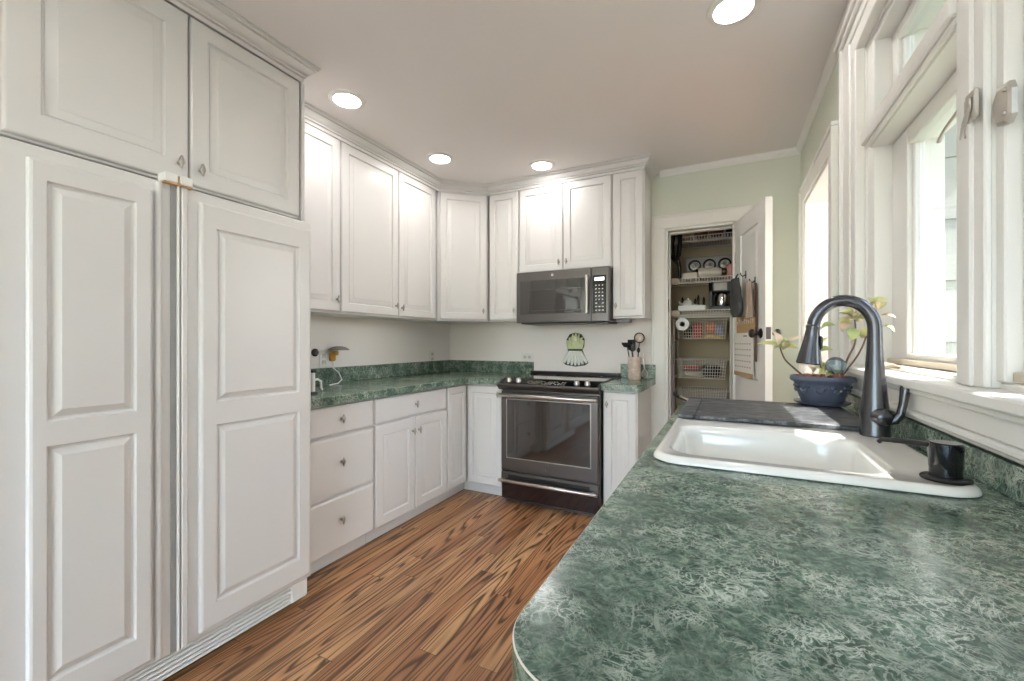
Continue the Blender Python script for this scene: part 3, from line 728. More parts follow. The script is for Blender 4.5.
# ---------------------------------------------------------------- potted plant
PC = Vector((0.296, 1.835, 0.9662))
PZB = 0.9785
t = thing('potted_plant', 'yellow-green leafy plant in a blue-grey ceramic pot behind the faucet', 'plant', (PC.x, 1.90, SZ1 + 0.0005))
PLC = Vector(t.location)
PC = Vector((0.296, 1.845, 0)); OFF = Vector((PC.x - PLC.x, PC.y - PLC.y, 0))
z0 = PZB + 0.0005 - PLC.z
t.location.z = PZB + 0.0005; t.location.y = PC.y; PLC = Vector(t.location)
mb = MB(); mb.lathe([(0.06, 0), (0.074, 0.003), (0.082, 0.009), (0.084, 0.013), (0.079, 0.013), (0.068, 0.007)], seg=36); mb.build('saucer', M['bluepot'], t)
mb = MB()
prof = [(0.058, 0.009), (0.062, 0.012), (0.072, 0.04), (0.082, 0.072), (0.085, 0.08), (0.092, 0.083), (0.096, 0.089), (0.095, 0.098), (0.091, 0.102), (0.088, 0.1), (0.084, 0.09), (0.08, 0.085)]
mb.lathe(prof, seg=40)
for k in range(9):      # moulded garland on the pot's side
    a = 2 * PI * k / 9 + 0.3
    for j in range(-2, 3):
        aa = a + j * 0.12; zz = 0.066 - 0.004 * (4 - j * j); r = 0.072 + (zz - 0.04) * 0.3125
        mb.sphere((math.cos(aa) * r, math.sin(aa) * r, zz), 0.0065, u=8, v=6)
mb.build('pot', M['bluepot'], t, smooth=60)
mb = MB(); mb.lathe([(0.001, 0.094), (0.05, 0.095), (0.084, 0.091)], seg=30, caps=False); mb.build('soil', M['soil'], t)
mb = MB()
for k in range(70):
    a, r = random.uniform(0, 2 * PI), 0.074 * math.sqrt(random.random())
    mb.sphere((math.cos(a) * r, math.sin(a) * r, 0.097 + random.uniform(0, 0.004)), random.uniform(0.005, 0.009), (1, 1, 0.75), u=8, v=6)
o = mb.build('pebbles', M['pebble'], t); o['kind'] = 'stuff'
def stem(pts, r0=0.0035, r1=0.002):
    P = [Vector(p) - PLC for p in pts]
    # smooth it
    out = []
    for i in range(len(P) - 1):
        p0, p1, p2, p3 = P[max(i - 1, 0)], P[i], P[i + 1], P[min(i + 2, len(P) - 1)]
        for k in range(5):
            s = k / 5
            out.append(0.5 * ((2 * p1) + (p2 - p0) * s + (2 * p0 - 5 * p1 + 4 * p2 - p3) * s * s + (3 * p1 - p0 - 3 * p2 + p3) * s ** 3))
    out.append(P[-1])
    rs = [r0 + (r1 - r0) * k / (len(out) - 1) for k in range(len(out))]
    MB().tube(out, rs, 8).build('stem', M['stem'], t)
def leaf(a, b, w, m, droop=0.012, seed=0):
    rnd = random.Random(seed)
    a, b = Vector(a) - PLC, Vector(b) - PLC
    d = (b - a); L = d.length; d.normalize()
    up = Vector((0.25 + rnd.uniform(-.3, .3), -0.65, 0.75)).normalized()
    s = d.cross(up).normalized(); n = s.cross(d).normalized()
    mb = MB(); rows = []
    K = 9
    for i in range(K + 1):
        u = i / K
        wd = w * (math.sin(PI * u ** 0.85) ** 0.8) * 0.5 if 0 < u < 1 else 0.0006
        c = a + d * L * u + n * (4 * droop * u * (1 - u))
        rows.append([c - s * wd + n * wd * 0.35, c, c + s * wd + n * wd * 0.35])
    th = n * 0.0009
    for top, sg in ((rows, 1), ([[p - th for p in r] for r in rows], -1)):
        v = [[mb.bm.verts.new(p) for p in r] for r in top]
        for i in range(K):
            for j in range(2):
                mb.bm.faces.new((v[i][j], v[i][j + 1], v[i + 1][j + 1], v[i + 1][j]))
    mb.build('leaf', m, t, smooth=60)
stem([(0.240, 1.825, 1.078), (0.204, 1.825, 1.114), (0.183, 1.83, 1.139), (0.170, 1.835, 1.178), (0.175, 1.84, 1.186)])
stem([(0.345, 1.835, 1.075), (0.366, 1.82, 1.149), (0.380, 1.80, 1.197), (0.378, 1.785, 1.257), (0.372, 1.78, 1.285)])
stem([(0.350, 1.85, 1.075), (0.392, 1.82, 1.156), (0.408, 1.79, 1.223), (0.414, 1.76, 1.314)])
stem([(0.292, 1.82, 1.075), (0.287, 1.825, 1.16), (0.295, 1.83, 1.20)], 0.0025)
LV = [((0.326, 1.80, 1.258), (0.288, 1.82, 1.240), .022, 'leaf_green'), ((0.392, 1.76, 1.265), (0.337, 1.80, 1.278), .02, 'leaf_pink'), ((0.38, 1.77, 1.294), (0.356, 1.78, 1.310), .026, 'leaf'),
      ((0.411, 1.76, 1.316), (0.402, 1.75, 1.345), .022, 'leaf'), ((0.413, 1.75, 1.312), (0.446, 1.72, 1.332), .024, 'leaf'), ((0.425, 1.75, 1.272), (0.461, 1.71, 1.275), .02, 'leaf_pink'),
      ((0.430, 1.74, 1.246), (0.458, 1.71, 1.231), .016, 'leaf'), ((0.365, 1.78, 1.248), (0.364, 1.77, 1.203), .028, 'leaf_green'), ((0.365, 1.78, 1.265), (0.342, 1.79, 1.235), .024, 'leaf_pink'), ((0.372, 1.78, 1.284), (0.34, 1.79, 1.301), .022, 'leaf'),
      ((0.378, 1.775, 1.276), (0.404, 1.755, 1.30), .02, 'leaf_pink'), ((0.366, 1.77, 1.262), (0.326, 1.79, 1.262), .02, 'leaf'), ((0.412, 1.765, 1.30), (0.392, 1.77, 1.325), .018, 'leaf_pink'),
      ((0.182, 1.84, 1.178), (0.096, 1.82, 1.193), .018, 'leaf'), ((0.166, 1.84, 1.184), (0.146, 1.82, 1.238), .024, 'leaf_pink'), ((0.170, 1.84, 1.184), (0.200, 1.82, 1.206), .018, 'leaf_green'), ((0.178, 1.84, 1.172), (0.222, 1.82, 1.177), .018, 'leaf'),
      ((0.180, 1.84, 1.18), (0.24, 1.82, 1.222), .013, 'leaf_pink'), ((0.290, 1.84, 1.161), (0.323, 1.82, 1.172), .022, 'leaf_green'), ((0.293, 1.84, 1.189), (0.311, 1.82, 1.216), .012, 'leaf'), ((0.289, 1.82, 1.10), (0.276, 1.80, 1.135), .02, 'leaf'),
      ((0.262, 1.83, 1.085), (0.250, 1.81, 1.118), .02, 'leaf_pink'), ((0.32, 1.83, 1.085), (0.306, 1.81, 1.112), .018, 'leaf_pink')]
rl = random.Random(21)
for cx_, cy_, cz_, n_ in ((0.412, 1.762, 1.312, 5), (0.376, 1.780, 1.278, 6), (0.392, 1.79, 1.225, 4), (0.178, 1.838, 1.182, 4), (0.300, 1.828, 1.098, 5)):
    for k in range(n_):
        a_ = 2 * PI * (k + rl.random() * 0.6) / n_; ln = rl.uniform(0.032, 0.05)
        tip = (min(cx_ + math.cos(a_) * ln, 0.46), cy_ + math.sin(a_) * ln * 0.7, cz_ + rl.uniform(-0.012, 0.03))
        LV.append(((cx_ + rl.uniform(-.004, .004), cy_, cz_ + rl.uniform(-.02, .004)), tip, rl.uniform(.013, .02), ('leaf', 'leaf_pink', 'leaf_green')[k % 3]))
for i, (a, b, w, m) in enumerate(LV): leaf(a, b, w * 1.3, M[m], seed=i)
mb = MB(); mb.sphere((0, 0, 0), 0.030, u=24, v=16)
g = mb.build('glass_globe', M['globe'], loc=(0.330, 1.815, 1.119)); tag(g, 'small blue glass ball resting in the plant pot', 'glass ball')
# dry twiggy leaves on the window stool
for nm, lab, (x, y), ang in (('dry_leaf', 'curled dry brown leaf on the window sill, nearer the faucet', (0.415, 1.60), 0.4), ('dry_leaf', 'curled dry brown leaf on the window sill, further from the faucet', (0.43, 1.70), 2.2)):
    mb = MB(); K = 8; rows = []
    for i in range(K + 1):
        u = i / K; wd = 0.016 * math.sin(PI * u) ** 0.7 + 0.0005
        rows.append([Vector((-0.045 + 0.09 * u, s * wd, 0.003 + 0.018 * math.sin(PI * u) * (0.4 + 0.6 * abs(s)) + 0.006 * s * u)) for s in (-1, 0, 1)])
    for dz in (0, -0.0012):
        v = [[mb.bm.verts.new(p + Vector((0, 0, dz))) for p in r] for r in rows]
        for i in range(K):
            for j in range(2): mb.bm.faces.new((v[i][j], v[i][j + 1], v[i + 1][j + 1], v[i + 1][j]))
    o = mb.build(nm, M['dryleaf'], loc=(x, y, 1.1165), rotz=ang, smooth=60); tag(o, lab, 'leaf', 'dry leaves on the sill')

# ---------------------------------------------------------------- refrigerator
RX = -1.735
t = thing('refrigerator', 'tall white side-by-side refrigerator faced with raised wooden panels', 'refrigerator', (RX, 0.428, 0), R90)
w = 0.944
mb = MB(); mb.box(-0.05, w - 0.002, 0.075, 0.695, 0.015, 1.765, 0.003); mb.build('body', M['white_plastic'], t, smooth=0)
def fridge_door(x0, x1, px0, px1, fields, label):
    m2 = MB(); m2.box(x0, x1, 0, 0.07, 0.112, 1.752, 0.004)
    d = m2.build('door', M['paint'], t, smooth=0); d['label'] = label
    m2 = MB()
    panel_slab(m2, px0, px1, 0.135, 1.712, -0.001, -0.020, fields, edge=0.009, prof=[(0, 0), (0.002, 0.004), (0.005, 0.009), (0.011, 0.0098), (0.013, 0.008), (0.030, 0.002), (0.0315, 0.0006)])
    m2.build('panel', M['paint'], d, smooth=25)
    return d
dl_ = fridge_door(-0.052, 0.3955, 0.026, 0.314, [(0.062, 0.268, 0.235, 0.905), (0.062, 0.268, 0.975, 1.655)], 'narrow left refrigerator door with two raised panels')
dr_ = fridge_door(0.3985, 0.938, 0.458, 0.921, [(0.512, 0.862, 0.225, 0.890), (0.512, 0.862, 0.975, 1.625)], 'wide right refrigerator door with two raised panels')
mb = MB(); mb.tube([(0.335, -0.002, 0.125), (0.335, -0.002, 1.745)], 0.011, 14); mb.build('handle', M['paint'], dl_)
mb = MB(); mb.box(0.370, 0.3875, -0.004, 0.0005, 0.115, 1.75, 0.001); mb.build('trim_strip', M['grey_box'], dl_, smooth=0)
mb = MB(); mb.box(0.3885, 0.3955, -0.012, 0.0004, 0.115, 1.75, 0.002); mb.build('trim_strip', M['white_plastic'], dr_, smooth=0)
mb = MB(); mb.box(0.4, 0.422, -0.012, 0.0005, 0.115, 1.75, 0.004); mb.build('handle', M['paint'], dr_, smooth=0)
mb = MB()
for k in range(5): mb.box(-0.04, w - 0.09, 0.016, 0.036, 0.024 + k * 0.0165, 0.0335 + k * 0.0165, 0.0035)
mb.box(w - 0.10, w - 0.012, 0.014, 0.074, 0.02, 0.107, 0.008)
mb.box(-0.04, w - 0.02, 0.040, 0.06, 0.02, 0.107, 0, 1)
mb.build('grille', [M['white_plastic'], M['grey_box']], t, smooth=0)
mb = MB(); mb.box(0.346, 0.385, -0.022, 0.03, 1.7535, 1.785, 0.003, 0); mb.box(0.392, 0.432, -0.022, 0.03, 1.7535, 1.785, 0.003, 0); mb.box(0.385, 0.392, -0.018, 0.03, 1.7535, 1.780, 0.001, 1); mb.box(0.346, 0.432, -0.02, 0.03, 1.7465, 1.7535, 0.001, 1)
mb.build('hinge_cover', [M['white_plastic'], M['tan']], t, smooth=0)

# ---------------------------------------------------------------- range
t = thing('range', 'slate-grey slide-in electric range with large oven window', 'range', (-1.531, 2.85, 0))
w = 0.762
mb = MB(); mb.box(0.003, w - 0.003, 0.02, 0.60, 0.035, 0.905, 0.003); mb.box(0.02, w - 0.02, 0.05, 0.58, 0.0, 0.035); mb.build('body', M['steel'], t, smooth=0)
d = None
mb = MB(); mb.box(0.012, w - 0.012, -0.012, 0.018, 0.245, 0.832, 0.004)
d = mb.build('oven_door', M['steel'], t, smooth=0)
mb = MB(); mb.box(0.062, w - 0.066, -0.0155, -0.0125, 0.345, 0.775, 0.001); wnd = mb.build('window', M['oven_glass'], d, smooth=0)
mb = MB()
for b in ((0.055, w - 0.059, 0.338, 0.345), (0.055, w - 0.059, 0.775, 0.781), (0.055, 0.062, 0.338, 0.781), (w - 0.066, w - 0.059, 0.338, 0.781)): mb.box(b[0], b[1], -0.016, -0.0125, b[2], b[3], 0.0008)
mb.build('window_frame', M['steel_light'], d, smooth=0)
def bar(nm, par, z, y, r=0.0115, x0=0.012, x1=0.75):
    mb = MB(); mb.tube([(x0, y, z), (x0 + 0.004, y, z), (x1 - 0.004, y, z), (x1, y, z)], [r * 0.8, r, r, r * 0.8], 14)
    for x in (x0 + 0.03, x1 - 0.03): mb.box(x - 0.014, x + 0.014, y, -0.011, z - 0.008, z + 0.008, 0.002)
    return mb.build(nm, M['steel_light'], par)
bar('handle', d, 0.808, -0.048, 0.0145)
mb = MB(); mb.lathe([(0.0165, 0), (0.0165, 0.002), (0.015, 0.003)], (0.382, -0.012, 0.292), 24, axis='-y'); em = mb.build('emblem', M['black'], d)
mb = MB()
rg = [(0.382 + 0.0125 * math.cos(a), -0.0152, 0.292 + 0.0125 * math.sin(a)) for a in [2 * PI * k / 24 for k in range(25)]]
mb.tube(rg, 0.0009, 6)
mb.tube([(0.375, -0.0152, 0.297), (0.372, -0.0152, 0.291), (0.376, -0.0152, 0.286), (0.381, -0.0152, 0.290), (0.379, -0.0152, 0.296), (0.384, -0.0152, 0.299)], 0.0009, 6)
mb.tube([(0.391, -0.0152, 0.297), (0.386, -0.0152, 0.292), (0.391, -0.0152, 0.287), (0.386, -0.0152, 0.284)], 0.0009, 6)
mb.build('monogram', M['steel_light'], em)
mb = MB(); mb.box(0.012, w - 0.012, -0.008, 0.018, 0.035, 0.155, 0.004); dd = mb.build('storage_drawer', M['drawer_dark'], t, smooth=0)
mb = MB(); mb.box(0.012, w - 0.012, -0.012, 0.018, 0.157, 0.232, 0.003, 0); mb.box(0.07, w - 0.07, -0.0135, -0.0115, 0.187, 0.215, 0.0005, 1); mb.build('drawer_rail', [M['steel'], M['black']], dd, smooth=0)
bar('handle', dd, 0.176, -0.045, 0.0125, 0.006, 0.752)
mb = MB()   # sloping control panel with a nose at the front
prof = [(0.02, 0.842), (-0.022, 0.848), (-0.052, 0.872), (-0.058, 0.884), (-0.056, 0.893), (0.05, 0.923), (0.05, 0.908), (0.02, 0.900)]
mb.loops([[(-0.003, y, z) for y, z in prof], [(w + 0.003, y, z) for y, z in prof]])
cp = mb.build('control_panel', M['steel'], t, smooth=0); cp.location = (0, 0, 0.0)
sl = math.atan2(0.030, 0.106)
def onpanel(y): return 0.893 + (y + 0.056) * 0.030 / 0.106
mb = MB()
for a in range(1): 
    y0, y1 = -0.047, 0.045
    mb.loops([[(0.012, y0, onpanel(y0) + 0.0002), (0.012, y1, onpanel(y1) + 0.0002), (0.012, y1, onpanel(y1) + 0.0015), (0.012, y0, onpanel(y0) + 0.0015)], [(w - 0.012, y0, onpanel(y0) + 0.0002), (w - 0.012, y1, onpanel(y1) + 0.0002), (w - 0.012, y1, onpanel(y1) + 0.0015), (w - 0.012, y0, onpanel(y0) + 0.0015)]])
mb.build('touch_panel', M['black_gloss'], cp, smooth=0)
mb = MB()
for i in range(15):
    for j in range(3):
        if (i * 7 + j * 3) % 5 == 0: continue
        x = 0.225 + i * 0.02; y = -0.034 + j * 0.022
        z = onpanel(y) + 0.0017; mb.box(x, x + 0.012, y, y + 0.006, z - 0.0008, z + 0.0016)
mb.build('key_marks', M['offwhite'], cp, smooth=0)
for x in (0.075, 0.155, 0.60, 0.675):
    y = -0.004; z = onpanel(y) + 0.0015
    mb = MB(); mb.lathe([(0.021, 0), (0.021, 0.005), (0.0185, 0.008), (0.0165, 0.024), (0.015, 0.027)], seg=24); mb.box(-0.0035, 0.0035, -0.017, 0.017, 0.024, 0.030, 0.002)
    k = mb.build('knob', M['steel_light'], cp, loc=(x, y, z)); k.rotation_euler.x = sl
mb = MB(); mb.box(-0.004, w + 0.004, 0.052, 0.575, 0.9215, 0.929, 0.003); ct = mb.build('cooktop', M['cooktop'], t, smooth=0)
mb = MB()
for cx, cy_, r in ((0.2, 0.17, 0.10), (0.56, 0.17, 0.08), (0.2, 0.42, 0.075), (0.56, 0.42, 0.10), (0.385, 0.30, 0.06)):
    mb.lathe([(r, 0.929), (r, 0.9293), (r - 0.003, 0.9293), (r - 0.003, 0.929)], (cx, cy_, 0), 40, caps=False)
mb.build('burner_ring', M['print'], ct)
mb = MB(); mb.box(-0.004, w + 0.004, 0.555, 0.61, 0.9292, 0.950, 0.004, 0); mb.box(0.02, w - 0.02, 0.5535, 0.556, 0.934, 0.945, 0.0005, 1); mb.build('rear_vent', [M['bronze'], M['black']], t, smooth=0)

# ---------------------------------------------------------------- microwave
t = thing('microwave', 'slate-grey over-the-range microwave below the short cabinet', 'microwave', (-1.512, 3.10, 1.343))
t.scale.x = 0.977
mb = MB(); mb.box(0.001, w - 0.001, 0.001, 0.378, 0.012, 0.407, 0.003, 0); mb.box(0.03, w - 0.03, 0.01, 0.36, 0.0, 0.012, 0.002, 1); mb.build('body', [M['steel'], M['black']], t, smooth=0)
mb = MB(); mb.box(0.001, 0.627, -0.022, 0.0, 0.008, 0.4065, 0.004); d = mb.build('door', M['steel'], t, smooth=0)
mb = MB(); mb.box(0.038, 0.583, -0.0235, -0.0215, 0.076, 0.338, 0.001); mw = mb.build('window', M['oven_glass'], d, smooth=0)
mb = MB()
for b in ((0.11, 0.55, 0.10, 0.103), (0.11, 0.55, 0.262, 0.265), (0.11, 0.113, 0.10, 0.265), (0.547, 0.55, 0.10, 0.265)): mb.box(b[0], b[1], -0.0242, -0.0236, b[2], b[3])
mb.build('screen_border', M['steel'], mw, smooth=0)
mb = MB(); mb.tube([(0.602, -0.052, 0.066), (0.602, -0.052, 0.07), (0.602, -0.052, 0.345), (0.602, -0.052, 0.349)], [0.008, 0.0115, 0.0115, 0.008], 14); mb.box(0.595, 0.609, -0.052, -0.021, 0.075, 0.095, 0.002); mb.box(0.595, 0.609, -0.052, -0.021, 0.32, 0.34, 0.002); mb.build('handle', M['steel_light'], d)
mb = MB(); mb.lathe([(0.010, 0), (0.010, 0.0012), (0.009, 0.0016)], (0.315, -0.022, 0.372), 20, axis='-y'); mb.build('emblem', M['steel_light'], d)
mb = MB(); mb.box(0.629, w - 0.001, -0.022, 0.0, 0.008, 0.4065, 0.004); cp = mb.build('control_panel', M['steel'], t, smooth=0)
mb = MB(); mb.box(0.638, 0.742, -0.0235, -0.0215, 0.068, 0.345, 0.001); kp = mb.build('keypad', M['black_gloss'], cp, smooth=0)
mb = MB(); mb.box(0.655, 0.728, -0.0245, -0.0234, 0.305, 0.330, 0.0004); mb.build('display', M['display'], kp, smooth=0)
for j in range(8):
    for i in range(3):
        if j in (2,) and i == 1: continue
        mb = MB(); wd = 0.014 if j < 3 else 0.010
        mb.box(0.660 + i * 0.025, 0.660 + i * 0.025 + wd, -0.0243, -0.0234, 0.085 + j * 0.026, 0.093 + j * 0.026); mb.build('button', M['offwhite'], kp, smooth=0)
t = thing('under_cabinet_light', 'small grey light fitting under the end wall cabinet beside the microwave', 'light', (-0.715, 3.27, 1.345))
mb = MB(); mb.box(-0.035, 0.06, -0.03, 0.06, 0.004, 0.028, 0.004); mb.build('housing', M['grey_box'], t, smooth=0)
mb = MB(); mb.box(-0.025, 0.05, -0.02, 0.05, 0.0, 0.004, 0.001); mb.build('lens', M['grey_box'], t, smooth=0)

# ---------------------------------------------------------------- recessed lights
LG = 'recessed ceiling lights'
def recessed(x, y, lab):
    t = thing('recessed_light', lab, 'ceiling light', (x, y, ZC), 0, LG)
    mb = MB(); mb.lathe([(0.0645, -0.001), (0.0655, -0.003), (0.072, -0.011), (0.084, -0.0115), (0.093, -0.008), (0.096, -0.001)], seg=40, caps=False); mb.build('trim_ring', M['trim'], t)
    mb = MB(); mb.lathe([(0.001, -0.011), (0.02, -0.0107), (0.04, -0.0095), (0.054, -0.0075), (0.0625, -0.0045), (0.0635, -0.0015), (0.001, -0.0015)], seg=40); mb.build('lens', M['lamp'], t)
    return t
recessed(-1.85, 1.68, 'lit recessed ceiling light by the tall cabinets, second nearest of the four')
recessed(-1.845, 2.517, 'lit recessed ceiling light near the left cabinets, before the angled corner')
recessed(-1.24, 2.955, 'lit recessed ceiling light above the range, nearest the microwave')
recessed(0.018, 1.905, 'lit recessed ceiling light near the window wall, cut by the top edge of the picture')
recessed(-0.9, 0.5, 'unseen recessed ceiling light added for fill, over the middle of the room')  # this and the next two: unseen lamps added for fill
recessed(-1.2, -1.2, 'unseen recessed ceiling light added for fill, near the rear window')
recessed(0.0, -0.9, 'unseen recessed ceiling light added for fill, beside the window wall')

for px_, py_, lab in ((1.35, 2.95, 'unseen opal globe added as fill light in the side room, nearer the doorway'), (1.75, 3.55, 'unseen opal globe added as fill light in the side room, further from the doorway')):  # unseen lamps added to light the kitchen through the doorway
    t = thing('fill_lamp', lab, 'fill lamp', (px_, py_, ZC), 0, 'added fill globes in the side room')
    mb = MB(); mb.lathe([(0.001, -0.028), (0.05, -0.024), (0.062, -0.001), (0.001, -0.001)], seg=28); mb.build('canopy', M['brass'], t)
    mb = MB(); mb.tube([(0, 0, -0.025), (0, 0, -0.42)], 0.007, 10); mb.build('rod', M['brass'], t)
    mb = MB(); mb.sphere((0, 0, -0.58), 0.17, u=32, v=20); mb.build('globe', M['fill_globe'], t)

# ---------------------------------------------------------------- outlets and small wall things
def outlet(lab, loc, rot, wide=False, n=1):
    t = thing('wall_outlet', lab, 'outlet', loc, rot, 'wall outlets')
    hw, hh = (0.058, 0.036) if wide else (0.036, 0.058)
    mb = MB(); mb.box(-hw, hw, -0.006, 0, -hh, hh, 0.003); p = mb.build('plate', M['white_plastic'], t, smooth=0)
    for s in (-1, 1):
        mb = MB()
        c = (s * 0.022, 0) if wide else (0, s * 0.022)
        mb.box(c[0] - 0.015, c[0] + 0.015, -0.008, -0.0055, c[1] - 0.015, c[1] + 0.015, 0.004, 0)
        for q in (-0.006, 0.006): mb.box(c[0] + q - 0.001, c[0] + q + 0.001, -0.0085, -0.0078, c[1] - 0.002, c[1] + 0.008, 0, 1)
        mb.build('socket', [M['offwhite'], M['black']], t, smooth=0)
    return t
outlet('white double outlet on the left wall near the refrigerator', (XL + 0.001, 2.012, 1.085), R90)
outlet('white double outlet on the left wall near the back corner', (XL + 0.001, 3.20, 1.065), R90)
outlet('white horizontal outlet on the back wall left of the range', (-1.60, YB - 0.001, 1.065), 0, True)
t = thing('plug_in_lamp', 'small white-shaded plug-in lamp with amber stem by the refrigerator', 'lamp', (XL + 0.0005, 2.075, 1.10), R90)
mb = MB(); mb.box(-0.02, 0.02, -0.03, -0.001, -0.03, 0.025, 0.006); mb.build('plug', M['amber'], t, smooth=0)
mb = MB(); mb.lathe([(0.018, 0.0), (0.02, 0.02), (0.016, 0.03)], (0, -0.045, 0.01), 16); mb.box(-0.012, 0.012, -0.04, -0.028, 0.005, 0.02, 0.002); mb.build('stem', M['amber'], t)
mb = MB(); mb.lathe([(0.07, 0.0), (0.068, 0.006), (0.045, 0.02), (0.02, 0.026), (0.001, 0.027)], (0, -0.075, 0.045), 24); mb.build('shade', M['print'], t)
mb = MB(); mb.tube([(0, -0.02, -0.03), (0.0, -0.026, -0.06), (-0.01, -0.03, -0.075), (0.015, -0.06, -0.11), (0.005, -0.10, -0.155), (-0.06, -0.14, -0.172), (-0.14, -0.15, -0.177)], 0.004, 8); mb.build('cord', M['white_plastic'], t)
t = thing('countertop_charger', 'white and black charging stand on the left counter against the refrigerator panel', 'charger', (-2.02, 1.58, CZ1), 0)
mb = MB(); mb.box(-0.04, 0.04, -0.02, 0.02, 0.0, 0.012, 0.003); mb.build('foot', M['black'], t, smooth=0)
mb = MB(); mb.box(-0.032, 0.032, -0.008, 0.012, 0.012, 0.115, 0.004); mb.build('handset', M['white_plastic'], t, smooth=0)
mb = MB(); mb.box(-0.036, 0.036, -0.013, 0.014, 0.115, 0.13, 0.003); mb.build('cap', M['black'], t, smooth=0)
mb = MB(); mb.tube([(0.0, 0.012, 0.07), (0.0, 0.05, 0.075), (-0.01, 0.08, 0.06), (-0.02, 0.09, 0.02), (-0.06, 0.13, 0.0075)], 0.006, 10); mb.build('cable', M['white_plastic'], t)
t = thing('wall_fitting', 'small dark round fitting on the left wall beside the refrigerator', 'fitting', (XL + 0.001, 1.945, 1.13), R90)
mb = MB(); mb.lathe([(0.026, 0), (0.026, 0.006), (0.02, 0.008)], seg=24, axis='-y'); mb.build('plate', M['black'], t)
mb = MB(); mb.lathe([(0.015, 0.008), (0.016, 0.02), (0.012, 0.026)], seg=20, axis='-y'); mb.build('knob', M['steel'], t)

# wall plaque: a tied bunch of vegetables
t = thing('vegetable_plaque', 'glazed ceramic bunch of green-topped white stalks hung above the range', 'wall plaque', (-1.15, YB - 0.001, 1.137))
def capsule(a, b, r0, r1, nm, m, y=-0.012):
    a, b = Vector((a[0], y, a[1])), Vector((b[0], y, b[1])); n = 8; P, Rr = [], []
    for k in range(n + 1):
        u = k / n; P.append(a.lerp(b, u)); r = r0 + (r1 - r0) * u
        Rr.append(max(0.0015, r * math.sin(PI * min(max(0.06 + 0.88 * u, 0), 1)) ** 0.35))
    MB().tube(P, Rr, 10).build(nm, m, t)
for i in range(7):
    u = (i - 3) / 3
    capsule((u * 0.042, -0.005), (u * 0.098, -0.135 + 0.022 * u * u), 0.0115, 0.0165, 'stalk', M['stalk'], -0.016)
for i in range(8):
    u = (i - 3.5) / 3.5
    capsule((u * 0.05, -0.012), (u * 0.07, 0.118 - 0.04 * u * u), 0.0125, 0.0135, 'leaf', M['stalk_green'], -0.017)
for i in range(5):
    u = (i - 2) / 2
    capsule((u * 0.045, 0.05), (u * 0.055 + 0.01, 0.138 - 0.035 * u * u), 0.007, 0.008, 'leaf', M['stalk_green'], -0.026)
mb = MB()
for k in range(3): mb.tube([(0.064 * math.cos(a), -0.017 - 0.018 * math.sin(a), -0.006 + k * 0.005 - 0.002) for a in [PI * j / 14 for j in range(15)]], 0.0022, 6)
mb.build('tie', M['stalk_line'], t)
mb = MB()   # dark glazed backing whose rim shows as an outline
out = [(-0.055, 0.0), (-0.110, -0.112), (-0.085, -0.132), (0.0, -0.145), (0.085, -0.132), (0.110, -0.112), (0.055, 0.0), (0.072, 0.02), (0.078, 0.085), (0.05, 0.130), (0.0, 0.142), (-0.05, 0.130), (-0.078, 0.085), (-0.072, 0.02)]
mb.loops([[(x, -0.0005, z) for x, z in out], [(x, -0.010, z) for x, z in out]]); mb.build('backing', M['stalk_line'], t, smooth=0)

# utensil crock and utensils
cxk, cyk = -0.628, 3.29
ck = MB(); ck.lathe([(0.001, 0), (0.044, 0), (0.046, 0.004), (0.046, 0.165), (0.044, 0.168), (0.040, 0.165), (0.039, 0.012), (0.001, 0.010)], seg=32)
ck = ck.build('utensil_crock', M['crock'], loc=(cxk, cyk, CZ1 + 0.0005)); tag(ck, 'beige marbled cylindrical crock full of utensils beside the range', 'crock')
def utensil(nm, lab, cat, dx, dy, lx, ly, parts, h):
    t = thing(nm, lab, cat, (cxk + dx, cyk + dy, CZ1 + 0.013), 0, 'utensils in the crock')
    top = Vector((lx - dx, ly - dy, h))
    for pn, fn, m in parts:
        mb = MB(); fn(mb, top); mb.build(pn, m, t, smooth=60)
def hnd(r): return lambda mb, top: mb.tube([Vector((0, 0, 0)), top * 0.5, top], [r, r, r * 0.8], 8)
def ladle(mb, top): mb.lathe([(0.001, -0.03), (0.025, -0.026), (0.04, -0.006), (0.043, 0.008), (0.038, 0.008), (0.03, -0.012), (0.001, -0.022)], top + Vector((0, -0.01, 0.03)), 18, sy=0.6)
def oval(w, h): return lambda mb, top: mb.sphere(top + Vector((0, 0, h * 0.8)), 1, (w, 0.007, h))
def ringf(mb, top):
    c = top + Vector((0, 0, 0.036)); mb.tube([c + Vector((0.036 * math.cos(a), 0, 0.036 * math.sin(a))) for a in [2 * PI * k / 24 for k in range(25)]], 0.0045, 8)
def mesh_disc(mb, top): mb.sphere(top + Vector((0, 0.004, 0.036)), 0.034, (1, 0.3, 1))
def whisk(mb, top):
    for k in range(5):
        a = PI * k / 5; pts = []
        for j in range(13):
            u = j / 12 * PI; r = 0.024 * math.sin(u) ** 0.8 if 0 < j < 12 else 0.0
            s = 1
            pts.append(top + Vector((math.cos(a) * r, math.sin(a) * r, 0.08 * j / 12)))
        mb.tube(pts, 0.0012, 5)
        pts2 = [top + Vector((-(p - top).x, -(p - top).y, (p - top).z)) for p in pts]; mb.tube(pts2, 0.0012, 5)
utensil('ladle', 'black ladle standing leftmost in the beige crock', 'ladle', -0.012, 0, -0.048, -0.015, [('handle', hnd(0.005), M['black']), ('bowl', ladle, M['black'])], 0.225)
utensil('serving_spoon', 'black solid spoon standing in the middle of the beige crock', 'spoon', 0.004, -0.012, -0.008, -0.03, [('handle', hnd(0.005), M['black']), ('bowl', oval(0.024, 0.036), M['black'])], 0.20)
